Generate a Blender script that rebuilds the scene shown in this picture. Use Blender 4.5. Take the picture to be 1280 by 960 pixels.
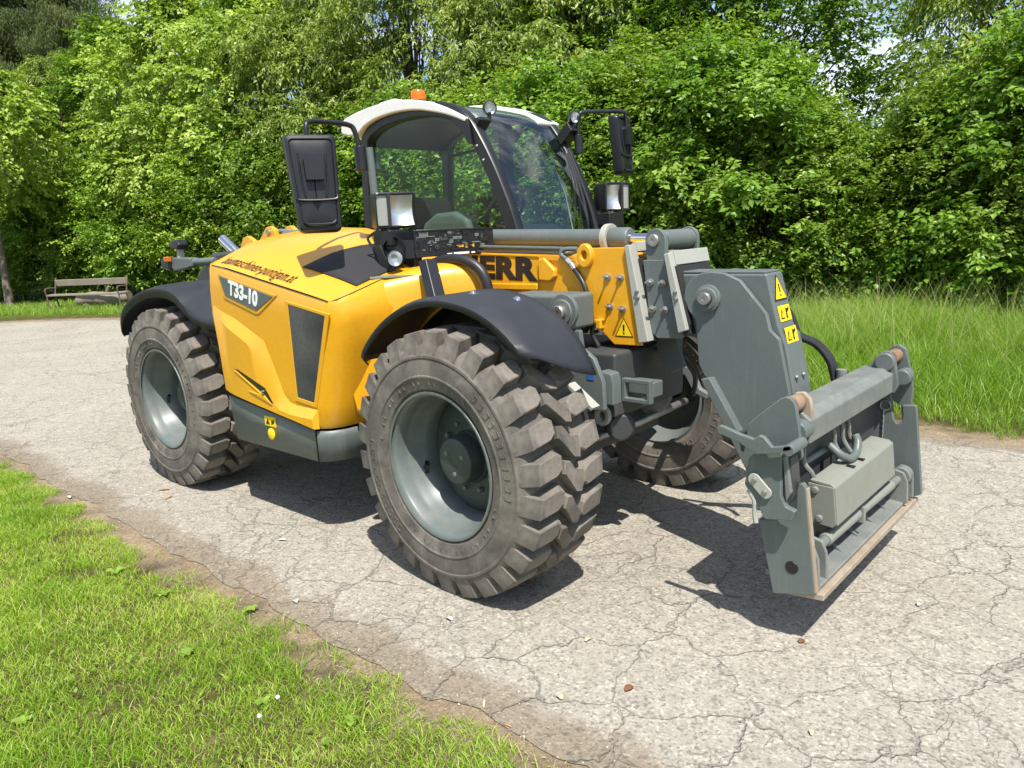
import bpy, bmesh, math, random
import numpy as np
from mathutils import Vector, Matrix
for o in list(bpy.data.objects): bpy.data.objects.remove(o)
sc = bpy.context.scene
COL = sc.collection
R = math.radians

# ---------------------------------------------------------------- camera
cam_d = bpy.data.cameras.new('camera'); cam = bpy.data.objects.new('camera', cam_d); COL.objects.link(cam)
CAM = Vector((5.3041, -3.3922, 1.6826)); YAW, PITCH, ROLL = 2.3057, -0.2019, -0.0485
_d = Vector((math.cos(YAW)*math.cos(PITCH), math.sin(YAW)*math.cos(PITCH), math.sin(PITCH)))
_r = _d.cross(Vector((0, 0, 1))).normalized(); _u = _r.cross(_d)
_r2 = math.cos(ROLL)*_r + math.sin(ROLL)*_u; _u2 = -math.sin(ROLL)*_r + math.cos(ROLL)*_u
cam.matrix_world = Matrix(((_r2.x, _u2.x, -_d.x, CAM.x), (_r2.y, _u2.y, -_d.y, CAM.y), (_r2.z, _u2.z, -_d.z, CAM.z), (0, 0, 0, 1)))
cam_d.sensor_width = 36.0; cam_d.lens = 956.4/1280*36.0; cam_d.clip_start = 0.05; cam_d.clip_end = 3000
sc.camera = cam

# ---------------------------------------------------------------- sky, sun, exposure
SUN = Vector((0.47, -0.33, 1.0)).normalized()
SUN_EL = math.asin(SUN.z); SUN_ROT = math.atan2(SUN.x, SUN.y)
w = bpy.data.worlds.new('World'); sc.world = w; w.use_nodes = True
wt = w.node_tree; wt.nodes.clear()
w_out = wt.nodes.new('ShaderNodeOutputWorld'); w_bg = wt.nodes.new('ShaderNodeBackground')
w_sky = wt.nodes.new('ShaderNodeTexSky'); w_sky.sky_type = 'NISHITA'; w_sky.sun_disc = False
w_sky.sun_elevation = SUN_EL; w_sky.sun_rotation = SUN_ROT; w_sky.altitude = 350; w_sky.dust_density = 1.0
# broken white cloud over the whole sky
w_tc = wt.nodes.new('ShaderNodeTexCoord'); w_map = wt.nodes.new('ShaderNodeMapping'); w_map.inputs['Scale'].default_value = (1, 1, 2.6)
w_n = wt.nodes.new('ShaderNodeTexNoise'); w_n.inputs['Scale'].default_value = 2.3; w_n.inputs['Detail'].default_value = 7; w_n.inputs['Roughness'].default_value = 0.62
w_cr = wt.nodes.new('ShaderNodeValToRGB'); w_cr.color_ramp.elements[0].position = 0.48; w_cr.color_ramp.elements[1].position = 0.66
w_mx = wt.nodes.new('ShaderNodeMix'); w_mx.data_type = 'RGBA'; w_mx.inputs['B'].default_value = (7.6, 7.9, 8.4, 1)
wt.links.new(w_tc.outputs['Generated'], w_map.inputs['Vector']); wt.links.new(w_map.outputs[0], w_n.inputs['Vector'])
wt.links.new(w_n.outputs['Fac'], w_cr.inputs['Fac']); wt.links.new(w_cr.outputs['Color'], w_mx.inputs['Factor'])
wt.links.new(w_sky.outputs[0], w_mx.inputs['A']); wt.links.new(w_mx.outputs['Result'], w_bg.inputs['Color'])
w_bg.inputs['Strength'].default_value = 0.11
wt.links.new(w_bg.outputs[0], w_out.inputs['Surface'])
sun_d = bpy.data.lights.new('sun', 'SUN'); sun_d.energy = 4.6; sun_d.angle = R(0.53); sun_d.color = (1.0, 0.955, 0.88)
sun = bpy.data.objects.new('sun', sun_d); COL.objects.link(sun)
sun.rotation_euler = (-SUN).to_track_quat('-Z', 'Y').to_euler()
vs = sc.view_settings; vs.view_transform = 'Standard'; vs.look = 'None'; vs.exposure = 0.68; vs.gamma = 1.0; vs.use_curve_mapping = False
sc.cycles.use_denoising = True; sc.cycles.use_adaptive_sampling = True; sc.cycles.adaptive_threshold = 0.02
sc.cycles.max_bounces = 5; sc.cycles.transmission_bounces = 3; sc.cycles.transparent_max_bounces = 10; sc.cycles.diffuse_bounces = 2; sc.cycles.glossy_bounces = 3

# ---------------------------------------------------------------- materials
def new_mat(name):
    m = bpy.data.materials.new(name); m.use_nodes = True
    nt = m.node_tree; return m, nt, nt.nodes['Principled BSDF']
def N(nt, t, **kw):
    n = nt.nodes.new(t)
    for k, v in kw.items():
        if k in n.inputs: n.inputs[k].default_value = v
        else: setattr(n, k, v)
    return n
def ramp(nt, fac, stops):
    r = nt.nodes.new('ShaderNodeValToRGB'); e = r.color_ramp.elements
    while len(e) < len(stops): e.new(0.5)
    for i, (p, c) in enumerate(stops):
        e[i].position = p; e[i].color = c if len(c) == 4 else (*c, 1)
    nt.links.new(fac, r.inputs['Fac']); return r.outputs['Color']
def mix(nt, fac, a, b, mode='MIX'):
    m = nt.nodes.new('ShaderNodeMix'); m.data_type = 'RGBA'; m.blend_type = mode
    for s, v in (('Factor', fac), ('A', a), ('B', b)):
        if hasattr(v, 'is_output'): nt.links.new(v, m.inputs[s])
        elif isinstance(v, (int, float)): m.inputs[s].default_value = v
        else: m.inputs[s].default_value = (*v, 1) if len(v) == 3 else v
    return m.outputs['Result']
def noise(nt, scale, detail=4, rough=0.55, vec=None, dist=0.0):
    n = N(nt, 'ShaderNodeTexNoise', Scale=scale, Detail=detail, Roughness=rough, Distortion=dist)
    if vec is not None: nt.links.new(vec, n.inputs['Vector'])
    return n.outputs['Fac']
def objco(nt): return nt.nodes.new('ShaderNodeTexCoord').outputs['Object']
def bump(nt, b, h, strength=0.2, dist=0.01):
    n = N(nt, 'ShaderNodeBump', Strength=strength, Distance=dist)
    nt.links.new(h, n.inputs['Height']); nt.links.new(n.outputs[0], b.inputs['Normal'])

def paint(name, col, rough=0.35, dust=0.25, dustcol=(0.33, 0.29, 0.23), metallic=0.0, coat=0.0, scale=6.0, bmp=0.0, wear=None):
    m, nt, b = new_mat(name); co = objco(nt)
    n1 = noise(nt, scale, 6, 0.65, co); n2 = noise(nt, scale*14, 3, 0.6, co)
    f = N(nt, 'ShaderNodeMath', operation='MULTIPLY'); nt.links.new(ramp(nt, n1, [(0.42, (0, 0, 0)), (0.78, (1, 1, 1))]), f.inputs[0]); f.inputs[1].default_value = dust
    c = mix(nt, f.outputs[0], col, dustcol)
    c = mix(nt, 0.10, c, ramp(nt, n2, [(0.3, (0.25, 0.25, 0.25)), (0.7, (1, 1, 1))]), 'MULTIPLY')
    if wear:
        bv = N(nt, 'ShaderNodeBevel', samples=4, Radius=0.007); ge = N(nt, 'ShaderNodeNewGeometry'); dt = N(nt, 'ShaderNodeVectorMath', operation='DOT_PRODUCT')
        nt.links.new(bv.outputs[0], dt.inputs[0]); nt.links.new(ge.outputs['Normal'], dt.inputs[1])
        ad = N(nt, 'ShaderNodeMath', operation='MULTIPLY_ADD'); nt.links.new(noise(nt, 22, 5, 0.7, co), ad.inputs[0]); ad.inputs[1].default_value = 0.16; nt.links.new(dt.outputs['Value'], ad.inputs[2])
        c = mix(nt, ramp(nt, ad.outputs[0], [(0.93, (0.85, 0.85, 0.85)), (1.055, (0, 0, 0))]), c, wear)
        # rain streaks and scuffs
        mp = N(nt, 'ShaderNodeMapping'); mp.inputs['Scale'].default_value = (16, 16, 1.6); nt.links.new(co, mp.inputs['Vector'])
        c = mix(nt, ramp(nt, noise(nt, 2.2, 5, 0.65, mp.outputs[0]), [(0.54, (0, 0, 0)), (0.78, (0.45, 0.45, 0.45))]), c, dustcol)
    nt.links.new(c, b.inputs['Base Color'])
    rr = N(nt, 'ShaderNodeMapRange'); nt.links.new(n1, rr.inputs[0]); rr.inputs[3].default_value = rough*0.8; rr.inputs[4].default_value = min(1, rough*1.35)
    nt.links.new(rr.outputs[0], b.inputs['Roughness'])
    b.inputs['Metallic'].default_value = metallic; b.inputs['Coat Weight'].default_value = coat; b.inputs['Coat Roughness'].default_value = 0.12
    if bmp: bump(nt, b, n2, bmp, 0.004)
    return m
def plain(name, col, rough=0.5, metallic=0.0, emit=0):
    m, nt, b = new_mat(name); b.inputs['Base Color'].default_value = (*col, 1)
    b.inputs['Roughness'].default_value = rough; b.inputs['Metallic'].default_value = metallic
    return m

YEL = (0.76, 0.365, 0.012)
M = {}
M['yellow'] = paint('yellow_paint', YEL, 0.34, 0.07, (0.55, 0.36, 0.12), coat=0.35, scale=3)
M['grey'] = paint('grey_paint', (0.112, 0.134, 0.130), 0.42, 0.20, (0.20, 0.20, 0.175), scale=5, wear=(0.30, 0.31, 0.28))
M['grey_dark'] = paint('dark_grey_paint', (0.045, 0.05, 0.052), 0.5, 0.3, (0.12, 0.11, 0.09))
M['grey_worn'] = paint('worn_grey_paint', (0.145, 0.163, 0.156), 0.5, 0.5, (0.30, 0.285, 0.235), scale=9, wear=(0.40, 0.36, 0.28))
M['grey_light'] = paint('light_grey_steel', (0.38, 0.385, 0.345), 0.48, 0.35, (0.30, 0.28, 0.22), scale=8)
M['cover'] = paint('dull_cover_steel', (0.225, 0.235, 0.20), 0.5, 0.35, (0.17, 0.16, 0.13), scale=8)
M['rim'] = paint('rim_grey_paint', (0.125, 0.150, 0.145), 0.40, 0.45, (0.27, 0.25, 0.21), scale=7)
M['wheel_shade'] = paint('shaded_rim_grey', (0.050, 0.062, 0.058), 0.45, 0.3, (0.13, 0.125, 0.105), scale=8)  # rim grey darkened in colour for the shade deep inside the wheel dish
M['fender'] = paint('black_fender_plastic', (0.020, 0.023, 0.029), 0.50, 0.45, (0.060, 0.061, 0.066), scale=3, bmp=0.05)
M['black'] = paint('black_plastic', (0.010, 0.011, 0.013), 0.34, 0.15, (0.04, 0.04, 0.04), scale=6)
M['black_matt'] = paint('black_grille_mesh', (0.02, 0.02, 0.022), 0.7, 0.2, (0.05, 0.05, 0.05), scale=40, bmp=0.5)
M['hose'] = plain('hose_rubber', (0.02, 0.02, 0.022), 0.42)
M['chrome'] = plain('chrome', (0.75, 0.75, 0.76), 0.12, 1.0)
M['steel'] = paint('bare_steel', (0.45, 0.44, 0.42), 0.35, 0.4, (0.25, 0.18, 0.12), metallic=0.8, scale=12)
M['rust'] = paint('rusty_steel', (0.22, 0.12, 0.065), 0.6, 0.8, (0.34, 0.27, 0.2), scale=16, bmp=0.3)
M['wornedge'] = paint('worn_bare_edge', (0.30, 0.235, 0.17), 0.55, 0.8, (0.42, 0.38, 0.30), scale=14, bmp=0.2)
M['white'] = paint('white_roof', (0.80, 0.80, 0.78), 0.35, 0.03, (0.6, 0.58, 0.5), coat=0.2)
M['amber'] = plain('amber_lens', (0.85, 0.20, 0.01), 0.2); M['amber'].node_tree.nodes['Principled BSDF'].inputs['Transmission Weight'].default_value = 0.35
M['ink_black'] = plain('black_print', (0.015, 0.013, 0.012), 0.45)
M['ink_brown'] = plain('brown_print', (0.030, 0.014, 0.006), 0.45)
M['ink_white'] = plain('white_print', (0.82, 0.82, 0.80), 0.45)
M['sticker'] = plain('yellow_sticker', (0.88, 0.60, 0.01), 0.4)
M['blue'] = plain('blue_sticker', (0.03, 0.12, 0.42), 0.4)
M['badge'] = paint('badge_grey', (0.09, 0.115, 0.12), 0.35, 0.1)
M['seat'] = plain('seat_fabric', (0.010, 0.011, 0.012), 0.85)
M['dash'] = plain('dash_plastic', (0.12, 0.145, 0.14), 0.6)
M['dark_glass'] = plain('smoked_glass', (0.03, 0.033, 0.036), 0.12)
M['mirror_glass'] = plain('mirror_silver', (0.85, 0.85, 0.86), 0.03, 1.0)
M['reflector'] = plain('lamp_reflector', (0.9, 0.9, 0.9), 0.38, 1.0)

def glass(name, tint, ior=1.5):
    m = bpy.data.materials.new(name); m.use_nodes = True; nt = m.node_tree; nt.nodes.clear()
    o = N(nt, 'ShaderNodeOutputMaterial'); t = N(nt, 'ShaderNodeBsdfTransparent', Color=(*tint, 1)); g = N(nt, 'ShaderNodeBsdfGlossy', Roughness=0.015)
    # Schlick reflectance on |N.I| so that both faces of a pane behave alike
    ge = N(nt, 'ShaderNodeNewGeometry'); dt = N(nt, 'ShaderNodeVectorMath', operation='DOT_PRODUCT'); nt.links.new(ge.outputs['Normal'], dt.inputs[0]); nt.links.new(ge.outputs['Incoming'], dt.inputs[1])
    ab = N(nt, 'ShaderNodeMath', operation='ABSOLUTE'); nt.links.new(dt.outputs['Value'], ab.inputs[0])
    om = N(nt, 'ShaderNodeMath', operation='SUBTRACT'); om.inputs[0].default_value = 1.0; nt.links.new(ab.outputs[0], om.inputs[1])
    pw = N(nt, 'ShaderNodeMath', operation='POWER'); nt.links.new(om.outputs[0], pw.inputs[0]); pw.inputs[1].default_value = 5.0
    f0 = ((ior-1)/(ior+1))**2; f = N(nt, 'ShaderNodeMath', operation='MULTIPLY_ADD'); nt.links.new(pw.outputs[0], f.inputs[0]); f.inputs[1].default_value = 1-f0; f.inputs[2].default_value = f0
    x = N(nt, 'ShaderNodeMixShader')
    nt.links.new(f.outputs[0], x.inputs[0]); nt.links.new(t.outputs[0], x.inputs[1]); nt.links.new(g.outputs[0], x.inputs[2]); nt.links.new(x.outputs[0], o.inputs['Surface'])
    return m
M['glass'] = glass('tinted_cab_glass', (0.72, 0.84, 0.75), 1.5)
M['windscreen'] = glass('windscreen_glass', (0.60, 0.71, 0.64), 2.3)
M['lamp_glass'] = glass('clear_lamp_glass', (0.93, 0.94, 0.95), 1.45)

def rubber():
    m, nt, b = new_mat('dusty_tyre_rubber'); co = objco(nt)
    n1 = noise(nt, 5, 6, 0.6, co, 0.6); n2 = noise(nt, 45, 8, 0.75, co, 0.3); n3 = noise(nt, 320, 2, 0.5, co)
    c = ramp(nt, n1, [(0.30, (0.080, 0.073, 0.064)), (0.50, (0.150, 0.135, 0.116)), (0.70, (0.235, 0.210, 0.178))])
    c = mix(nt, 0.40, c, ramp(nt, n2, [(0.36, (0.42, 0.41, 0.40)), (0.60, (1, 1, 1))]), 'MULTIPLY')
    nt.links.new(c, b.inputs['Base Color']); b.inputs['Roughness'].default_value = 0.88; b.inputs['Specular IOR Level'].default_value = 0.25
    bump(nt, b, n3, 0.15, 0.002); return m
M['rubber'] = rubber()
def grille_mat():
    m, nt, b = new_mat('side_grille_mesh'); co = objco(nt)
    n1 = noise(nt, 2.2, 2, 0.5, co); n2 = noise(nt, 90, 3, 0.6, co)
    c = ramp(nt, n1, [(0.40, (0.030, 0.032, 0.033)), (0.60, (0.085, 0.085, 0.082))])
    c = mix(nt, 0.5, c, ramp(nt, n2, [(0.4, (0.5, 0.5, 0.5)), (0.6, (1, 1, 1))]), 'MULTIPLY')
    nt.links.new(c, b.inputs['Base Color']); b.inputs['Roughness'].default_value = 0.6; bump(nt, b, n2, 0.5, 0.003); return m
M['grille'] = grille_mat()

# ---------------------------------------------------------------- mesh helpers
class MB:
    def __init__(s): s.v = []; s.f = []
    def add(s, vs, fs):
        k = len(s.v); s.v += [tuple(p) for p in vs]; s.f += [tuple(i+k for i in f) for f in fs]; return s
    def prism(s, poly, a, b, axis='y'):
        n = len(poly)
        def P(u, v, t): return (u, t, v) if axis == 'y' else (t, u, v) if axis == 'x' else (u, v, t)
        vs = [P(u, v, a) for u, v in poly] + [P(u, v, b) for u, v in poly]
        fs = [tuple(range(n))[::-1], tuple(range(n, 2*n))] + [(i, (i+1) % n, n+(i+1) % n, n+i) for i in range(n)]
        return s.add(vs, fs)
    def box(s, x0, x1, y0, y1, z0, z1): return s.prism([(x0, z0), (x1, z0), (x1, z1), (x0, z1)], y0, y1)
    def obox(s, c, ax, ay, az):
        c, ax, ay, az = map(Vector, (c, ax, ay, az))
        vs = [c+i*ax+j*ay+k*az for k in (-1, 1) for j in (-1, 1) for i in (-1, 1)]
        return s.add(vs, [(0, 2, 3, 1), (4, 5, 7, 6), (0, 1, 5, 4), (2, 6, 7, 3), (0, 4, 6, 2), (1, 3, 7, 5)])
    def tube(s, pts, r, n=10, cap=True):
        pts = [Vector(p) for p in pts]; rs = r if isinstance(r, (list, tuple)) else [r]*len(pts)
        k0 = len(s.v); prev = None
        for i, p in enumerate(pts):
            t = (pts[min(i+1, len(pts)-1)]-pts[max(i-1, 0)]).normalized()
            if prev is None:
                a = t.orthogonal().normalized()
            else: a = (prev - prev.dot(t)*t).normalized()
            prev = a; b = t.cross(a)
            s.v += [tuple(p+rs[i]*(math.cos(q)*a+math.sin(q)*b)) for q in [2*math.pi*j/n for j in range(n)]]
        for i in range(len(pts)-1):
            for j in range(n):
                a0 = k0+i*n+j; a1 = k0+i*n+(j+1) % n
                s.f.append((a0, a1, a1+n, a0+n))
        if cap:
            s.f.append(tuple(k0+j for j in range(n))[::-1]); e = k0+(len(pts)-1)*n; s.f.append(tuple(e+j for j in range(n)))
        return s
    def cyl(s, p0, p1, r, n=20, r1=None): return s.tube([p0, p1], [r, r if r1 is None else r1], n)
    def lathe(s, prof, c=(0, 0, 0), axis=(0, -1, 0), n=32, closed=False):
        ax = Vector(axis).normalized(); a = ax.orthogonal().normalized(); b = ax.cross(a); c = Vector(c); k0 = len(s.v); m = len(prof)
        for i in range(n):
            q = 2*math.pi*i/n; e = math.cos(q)*a+math.sin(q)*b
            s.v += [tuple(c+r*e+h*ax) for r, h in prof]
        for i in range(n):
            j = (i+1) % n
            for t in range(m if closed else m-1):
                u = (t+1) % m
                s.f.append((k0+i*m+t, k0+i*m+u, k0+j*m+u, k0+j*m+t))
        return s
    def grid(s, rows):
        k0 = len(s.v); m = len(rows[0])
        for r in rows: s.v += [tuple(p) for p in r]
        for i in range(len(rows)-1):
            for j in range(m-1):
                a = k0+i*m+j; s.f.append((a, a+1, a+m+1, a+m))
        return s
    def ring(s, outer, inner, a, b, axis='y'):
        n = len(outer)
        def P(p, t): return (p[0], t, p[1]) if axis == 'y' else (t, p[0], p[1])
        vs = [P(p, a) for p in outer]+[P(p, a) for p in inner]+[P(p, b) for p in outer]+[P(p, b) for p in inner]
        fs = []
        for i in range(n):
            j = (i+1) % n
            fs += [(i, j, n+j, n+i), (2*n+i, 3*n+i, 3*n+j, 2*n+j), (i, 2*n+i, 2*n+j, j), (n+i, n+j, 3*n+j, 3*n+i)]
        return s.add(vs, fs)

def mesh_of(mb, name, mat, smooth=True, angle=38, fix=True):
    me = bpy.data.meshes.new(name); me.from_pydata(mb.v, [], mb.f)
    if fix:
        bm = bmesh.new(); bm.from_mesh(me); bmesh.ops.remove_doubles(bm, verts=bm.verts, dist=1e-5); bmesh.ops.recalc_face_normals(bm, faces=bm.faces); bm.to_mesh(me); bm.free()
    if mat: me.materials.append(mat)
    if smooth:
        me.shade_smooth(); me.set_sharp_from_angle(angle=R(angle))
    return me
def link(name, me, parent=None, loc=None, rot=None):
    o = bpy.data.objects.new(name, me); COL.objects.link(o)
    if parent is not None: o.parent = parent
    if loc is not None: o.location = loc
    if rot is not None: o.rotation_euler = rot
    return o
def part(name, mb, mat, parent, bev=0.0, seg=2, solid=0.0, label=None, smooth=True, angle=38, sub=0):
    me = mesh_of(mb, name, M[mat] if isinstance(mat, str) else mat, smooth, angle)
    o = link(name, me, parent)
    if solid:
        md = o.modifiers.new('solid', 'SOLIDIFY'); md.thickness = solid; md.offset = 0
    if sub:
        md = o.modifiers.new('sub', 'SUBSURF'); md.levels = md.render_levels = sub
    if bev:
        md = o.modifiers.new('bevel', 'BEVEL'); md.width = bev; md.segments = seg; md.limit_method = 'ANGLE'; md.angle_limit = R(35); md.harden_normals = True
    if label: o['label'] = label
    return o
def tag(o, label=None, cat=None, group=None, kind=None):
    for k, v in (('label', label), ('category', cat), ('group', group), ('kind', kind)):
        if v: o[k] = v
    return o
def empty(name, loc=(0, 0, 0), parent=None):
    o = bpy.data.objects.new(name, None); COL.objects.link(o); o.location = loc; o.empty_display_size = 0.2
    if parent is not None: o.parent = parent
    return o
def spline(pts, n=8):
    P = [Vector(p) for p in pts]; out = []
    for i in range(len(P)-1):
        p0, p1, p2, p3 = P[max(i-1, 0)], P[i], P[i+1], P[min(i+2, len(P)-1)]
        for k in range(n):
            t = k/n
            out.append(0.5*((2*p1)+(p2-p0)*t+(2*p0-5*p1+4*p2-p3)*t*t+(3*p1-p0-3*p2+p3)*t**3))
    out.append(P[-1]); return out
def interp(x, xs, ys): return float(np.interp(x, xs, ys))
def circle2(cx, cz, r, a0, a1, n): return [(cx+r*math.cos(R(a0+(a1-a0)*i/n)), cz+r*math.sin(R(a0+(a1-a0)*i/n))) for i in range(n+1)]
_dg = None
def text_mesh(s, mat, size, sx=1.0, bold=0.0, depth=0.002, shear=0.0, spacing=1.0):
    cu = bpy.data.curves.new('lettering', 'FONT'); cu.body = s; cu.size = size; cu.offset = bold; cu.extrude = depth; cu.shear = shear; cu.space_character = spacing
    cu.align_x = 'CENTER'; cu.align_y = 'CENTER'; cu.resolution_u = 4
    o = bpy.data.objects.new('lettering', cu); COL.objects.link(o)
    dg = bpy.context.evaluated_depsgraph_get(); me = bpy.data.meshes.new_from_object(o.evaluated_get(dg)); bpy.data.objects.remove(o)
    for v in me.vertices: v.co.x *= sx
    me.materials.clear(); me.materials.append(M[mat]); return me
def place(me, name, parent, c, xdir, ydir):
    """a flat mesh lying in its own xy plane, put at c with its x along xdir and y along ydir"""
    x = Vector(xdir).normalized(); z = x.cross(Vector(ydir)).normalized(); y = z.cross(x); o = bpy.data.objects.new(name, me); COL.objects.link(o); o.parent = parent
    o.matrix_local = Matrix(((x.x, y.x, z.x, c[0]), (x.y, y.y, z.y, c[1]), (x.z, y.z, z.z, c[2]), (0, 0, 0, 1)))
    return o
def poly_flat(pts, mat, depth=0.0015):
    return mesh_of(MB().prism(pts, 0, depth, 'z'), 'flat', M[mat], False)
# ================================================================ ground, verge, road
rng = np.random.default_rng(7)
def vnoise(x, y, s=1.0, seed=0):
    """cheap smooth value noise for outlines and densities, -1..1"""
    x = np.asarray(x, float)*s; y = np.asarray(y, float)*s
    return (np.sin(x*1.7+seed)+np.sin(y*2.3+1.3*seed+x*0.6)+np.sin(x*4.1-y*3.3+2*seed)*0.7+np.sin(x*9.7+y*7.9+seed)*0.35)/3.05
def np_mesh(name, V, F, mat, tint=None, smooth=False, attr='tint'):
    V = np.asarray(V, np.float32); F = np.asarray(F, np.int32); k = F.shape[1]
    me = bpy.data.meshes.new(name); me.vertices.add(len(V)); me.vertices.foreach_set('co', V.ravel())
    me.loops.add(F.size); me.loops.foreach_set('vertex_index', F.ravel()); me.polygons.add(len(F))
    me.polygons.foreach_set('loop_start', np.arange(0, F.size, k, dtype=np.int32))
    if smooth: me.polygons.foreach_set('use_smooth', np.ones(len(F), bool))
    me.update(calc_edges=True)
    if tint is not None:
        a = me.attributes.new(attr, 'FLOAT', 'POINT'); a.data.foreach_set('value', np.asarray(tint, np.float32))
    me.materials.append(mat); return me

def ground_mat():
    m, nt, b = new_mat('soil_and_short_grass'); co = objco(nt)
    n1 = noise(nt, 1.3, 6, 0.6, co); n2 = noise(nt, 38, 5, 0.7, co)
    c = ramp(nt, n1, [(0.36, (0.060, 0.085, 0.016)), (0.55, (0.10, 0.135, 0.026)), (0.70, (0.18, 0.15, 0.065))])
    c = mix(nt, 0.8, c, ramp(nt, n2, [(0.32, (0.30, 0.32, 0.25)), (0.66, (1.15, 1.1, 1.0))]), 'MULTIPLY')
    nt.links.new(c, b.inputs['Base Color']); b.inputs['Roughness'].default_value = 0.95; b.inputs['Specular IOR Level'].default_value = 0.1
    bump(nt, b, n2, 0.8, 0.02); return m
def verge_mat():
    m, nt, b = new_mat('dry_dirt_fading_into_turf'); co = objco(nt)
    n1 = noise(nt, 3.5, 6, 0.65, co); n2 = noise(nt, 60, 6, 0.75, co, 0.8); n3 = noise(nt, 260, 3, 0.6, co)
    c = ramp(nt, n1, [(0.34, (0.22, 0.185, 0.145)), (0.52, (0.36, 0.285, 0.20)), (0.70, (0.45, 0.37, 0.265))])
    g1 = ramp(nt, n1, [(0.36, (0.075, 0.070, 0.028)), (0.55, (0.13, 0.115, 0.05)), (0.70, (0.22, 0.175, 0.095))])
    at = N(nt, 'ShaderNodeAttribute', attribute_name='edge'); em = N(nt, 'ShaderNodeMath', operation='MULTIPLY_ADD')
    nt.links.new(noise(nt, 5.5, 5, 0.65, co), em.inputs[0]); em.inputs[1].default_value = 0.9; nt.links.new(at.outputs['Fac'], em.inputs[2])
    c = mix(nt, ramp(nt, em.outputs[0], [(0.62, (0, 0, 0)), (0.92, (1, 1, 1))]), c, g1)
    c = mix(nt, 0.75, c, ramp(nt, n2, [(0.34, (0.38, 0.36, 0.32)), (0.62, (1.12, 1.08, 1.0))]), 'MULTIPLY')
    c = mix(nt, 0.5, c, ramp(nt, n3, [(0.40, (0.5, 0.48, 0.45)), (0.6, (1.1, 1.1, 1.1))]), 'MULTIPLY')
    nt.links.new(c, b.inputs['Base Color']); b.inputs['Roughness'].default_value = 0.95; b.inputs['Specular IOR Level'].default_value = 0.1
    bump(nt, b, n2, 0.9, 0.012); return m
def road_mat():
    m, nt, b = new_mat('old_pale_cracked_asphalt'); co = objco(nt)
    def warp(scale, amt):
        n = N(nt, 'ShaderNodeTexNoise', Scale=scale, Detail=4.0, Roughness=0.6); nt.links.new(co, n.inputs['Vector'])
        s = N(nt, 'ShaderNodeVectorMath', operation='SUBTRACT'); nt.links.new(n.outputs['Color'], s.inputs[0]); s.inputs[1].default_value = (0.5, 0.5, 0.5)
        k = N(nt, 'ShaderNodeVectorMath', operation='SCALE'); nt.links.new(s.outputs[0], k.inputs[0]); k.inputs['Scale'].default_value = amt
        a = N(nt, 'ShaderNodeVectorMath', operation='ADD'); nt.links.new(co, a.inputs[0]); nt.links.new(k.outputs[0], a.inputs[1]); return a.outputs[0]
    wv = warp(3.4, 0.26)
    def cracks(scale, wdt, vec):
        v = N(nt, 'ShaderNodeTexVoronoi', feature='DISTANCE_TO_EDGE', Scale=scale); nt.links.new(vec, v.inputs['Vector'])
        j = noise(nt, 30, 3, 0.7, co); jm = N(nt, 'ShaderNodeMath', operation='MULTIPLY_ADD'); nt.links.new(j, jm.inputs[0]); jm.inputs[1].default_value = -wdt*1.6; nt.links.new(v.outputs['Distance'], jm.inputs[2])
        return ramp(nt, jm.outputs[0], [(0.0, (1, 1, 1)), (wdt*0.5, (0.55, 0.55, 0.55)), (wdt*1.6, (0, 0, 0))])
    big = cracks(2.7, 0.0075, wv); small = cracks(6.4, 0.009, warp(6.0, 0.10))
    msk = ramp(nt, noise(nt, 0.9, 3, 0.6, co), [(0.46, (0, 0, 0)), (0.60, (1, 1, 1))])
    msk2 = ramp(nt, noise(nt, 1.1, 4, 0.6, wv), [(0.36, (0.05, 0.05, 0.05)), (0.58, (1, 1, 1))])
    big = mix(nt, 1.0, big, msk2, 'MULTIPLY'); small = mix(nt, 1.0, small, msk, 'MULTIPLY')
    crack = mix(nt, 1.0, big, mix(nt, 0.45, (0, 0, 0), small), 'LIGHTEN')
    # aggregate speckle
    n1 = noise(nt, 0.7, 5, 0.6, co); n2 = noise(nt, 14, 6, 0.7, co); n3 = noise(nt, 75, 4, 0.78, co)
    sp = N(nt, 'ShaderNodeTexVoronoi', feature='F1', Scale=85.0); nt.links.new(co, sp.inputs['Vector'])
    sep = N(nt, 'ShaderNodeSeparateColor'); nt.links.new(sp.outputs['Color'], sep.inputs[0])
    c = ramp(nt, n1, [(0.30, (0.345, 0.320, 0.270)), (0.50, (0.382, 0.356, 0.304)), (0.72, (0.408, 0.381, 0.328))])
    c = mix(nt, 0.55, c, ramp(nt, n2, [(0.30, (0.62, 0.60, 0.57)), (0.62, (1.1, 1.09, 1.07))]), 'MULTIPLY')
    c = mix(nt, 0.55, c, ramp(nt, n3, [(0.36, (0.44, 0.42, 0.39)), (0.52, (1.0, 1.0, 1.0)), (0.66, (1.22, 1.21, 1.19))]), 'MULTIPLY')
    c = mix(nt, 0.48, c, ramp(nt, sep.outputs[0], [(0.05, (0.25, 0.24, 0.23)), (0.25, (0.9, 0.9, 0.9)), (0.85, (1.05, 1.04, 1.03)), (0.97, (1.6, 1.6, 1.57))]), 'MULTIPLY')
    # darker broken edge with washed-in dirt
    at = N(nt, 'ShaderNodeAttribute', attribute_name='edge'); em = N(nt, 'ShaderNodeMath', operation='MULTIPLY_ADD')
    en = noise(nt, 2.6, 6, 0.65, co); nt.links.new(en, em.inputs[0]); em.inputs[1].default_value = 0.62; nt.links.new(at.outputs['Fac'], em.inputs[2])
    ef = ramp(nt, em.outputs[0], [(0.36, (1, 1, 1)), (0.52, (0.85, 0.85, 0.85)), (0.66, (0, 0, 0))])
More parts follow.
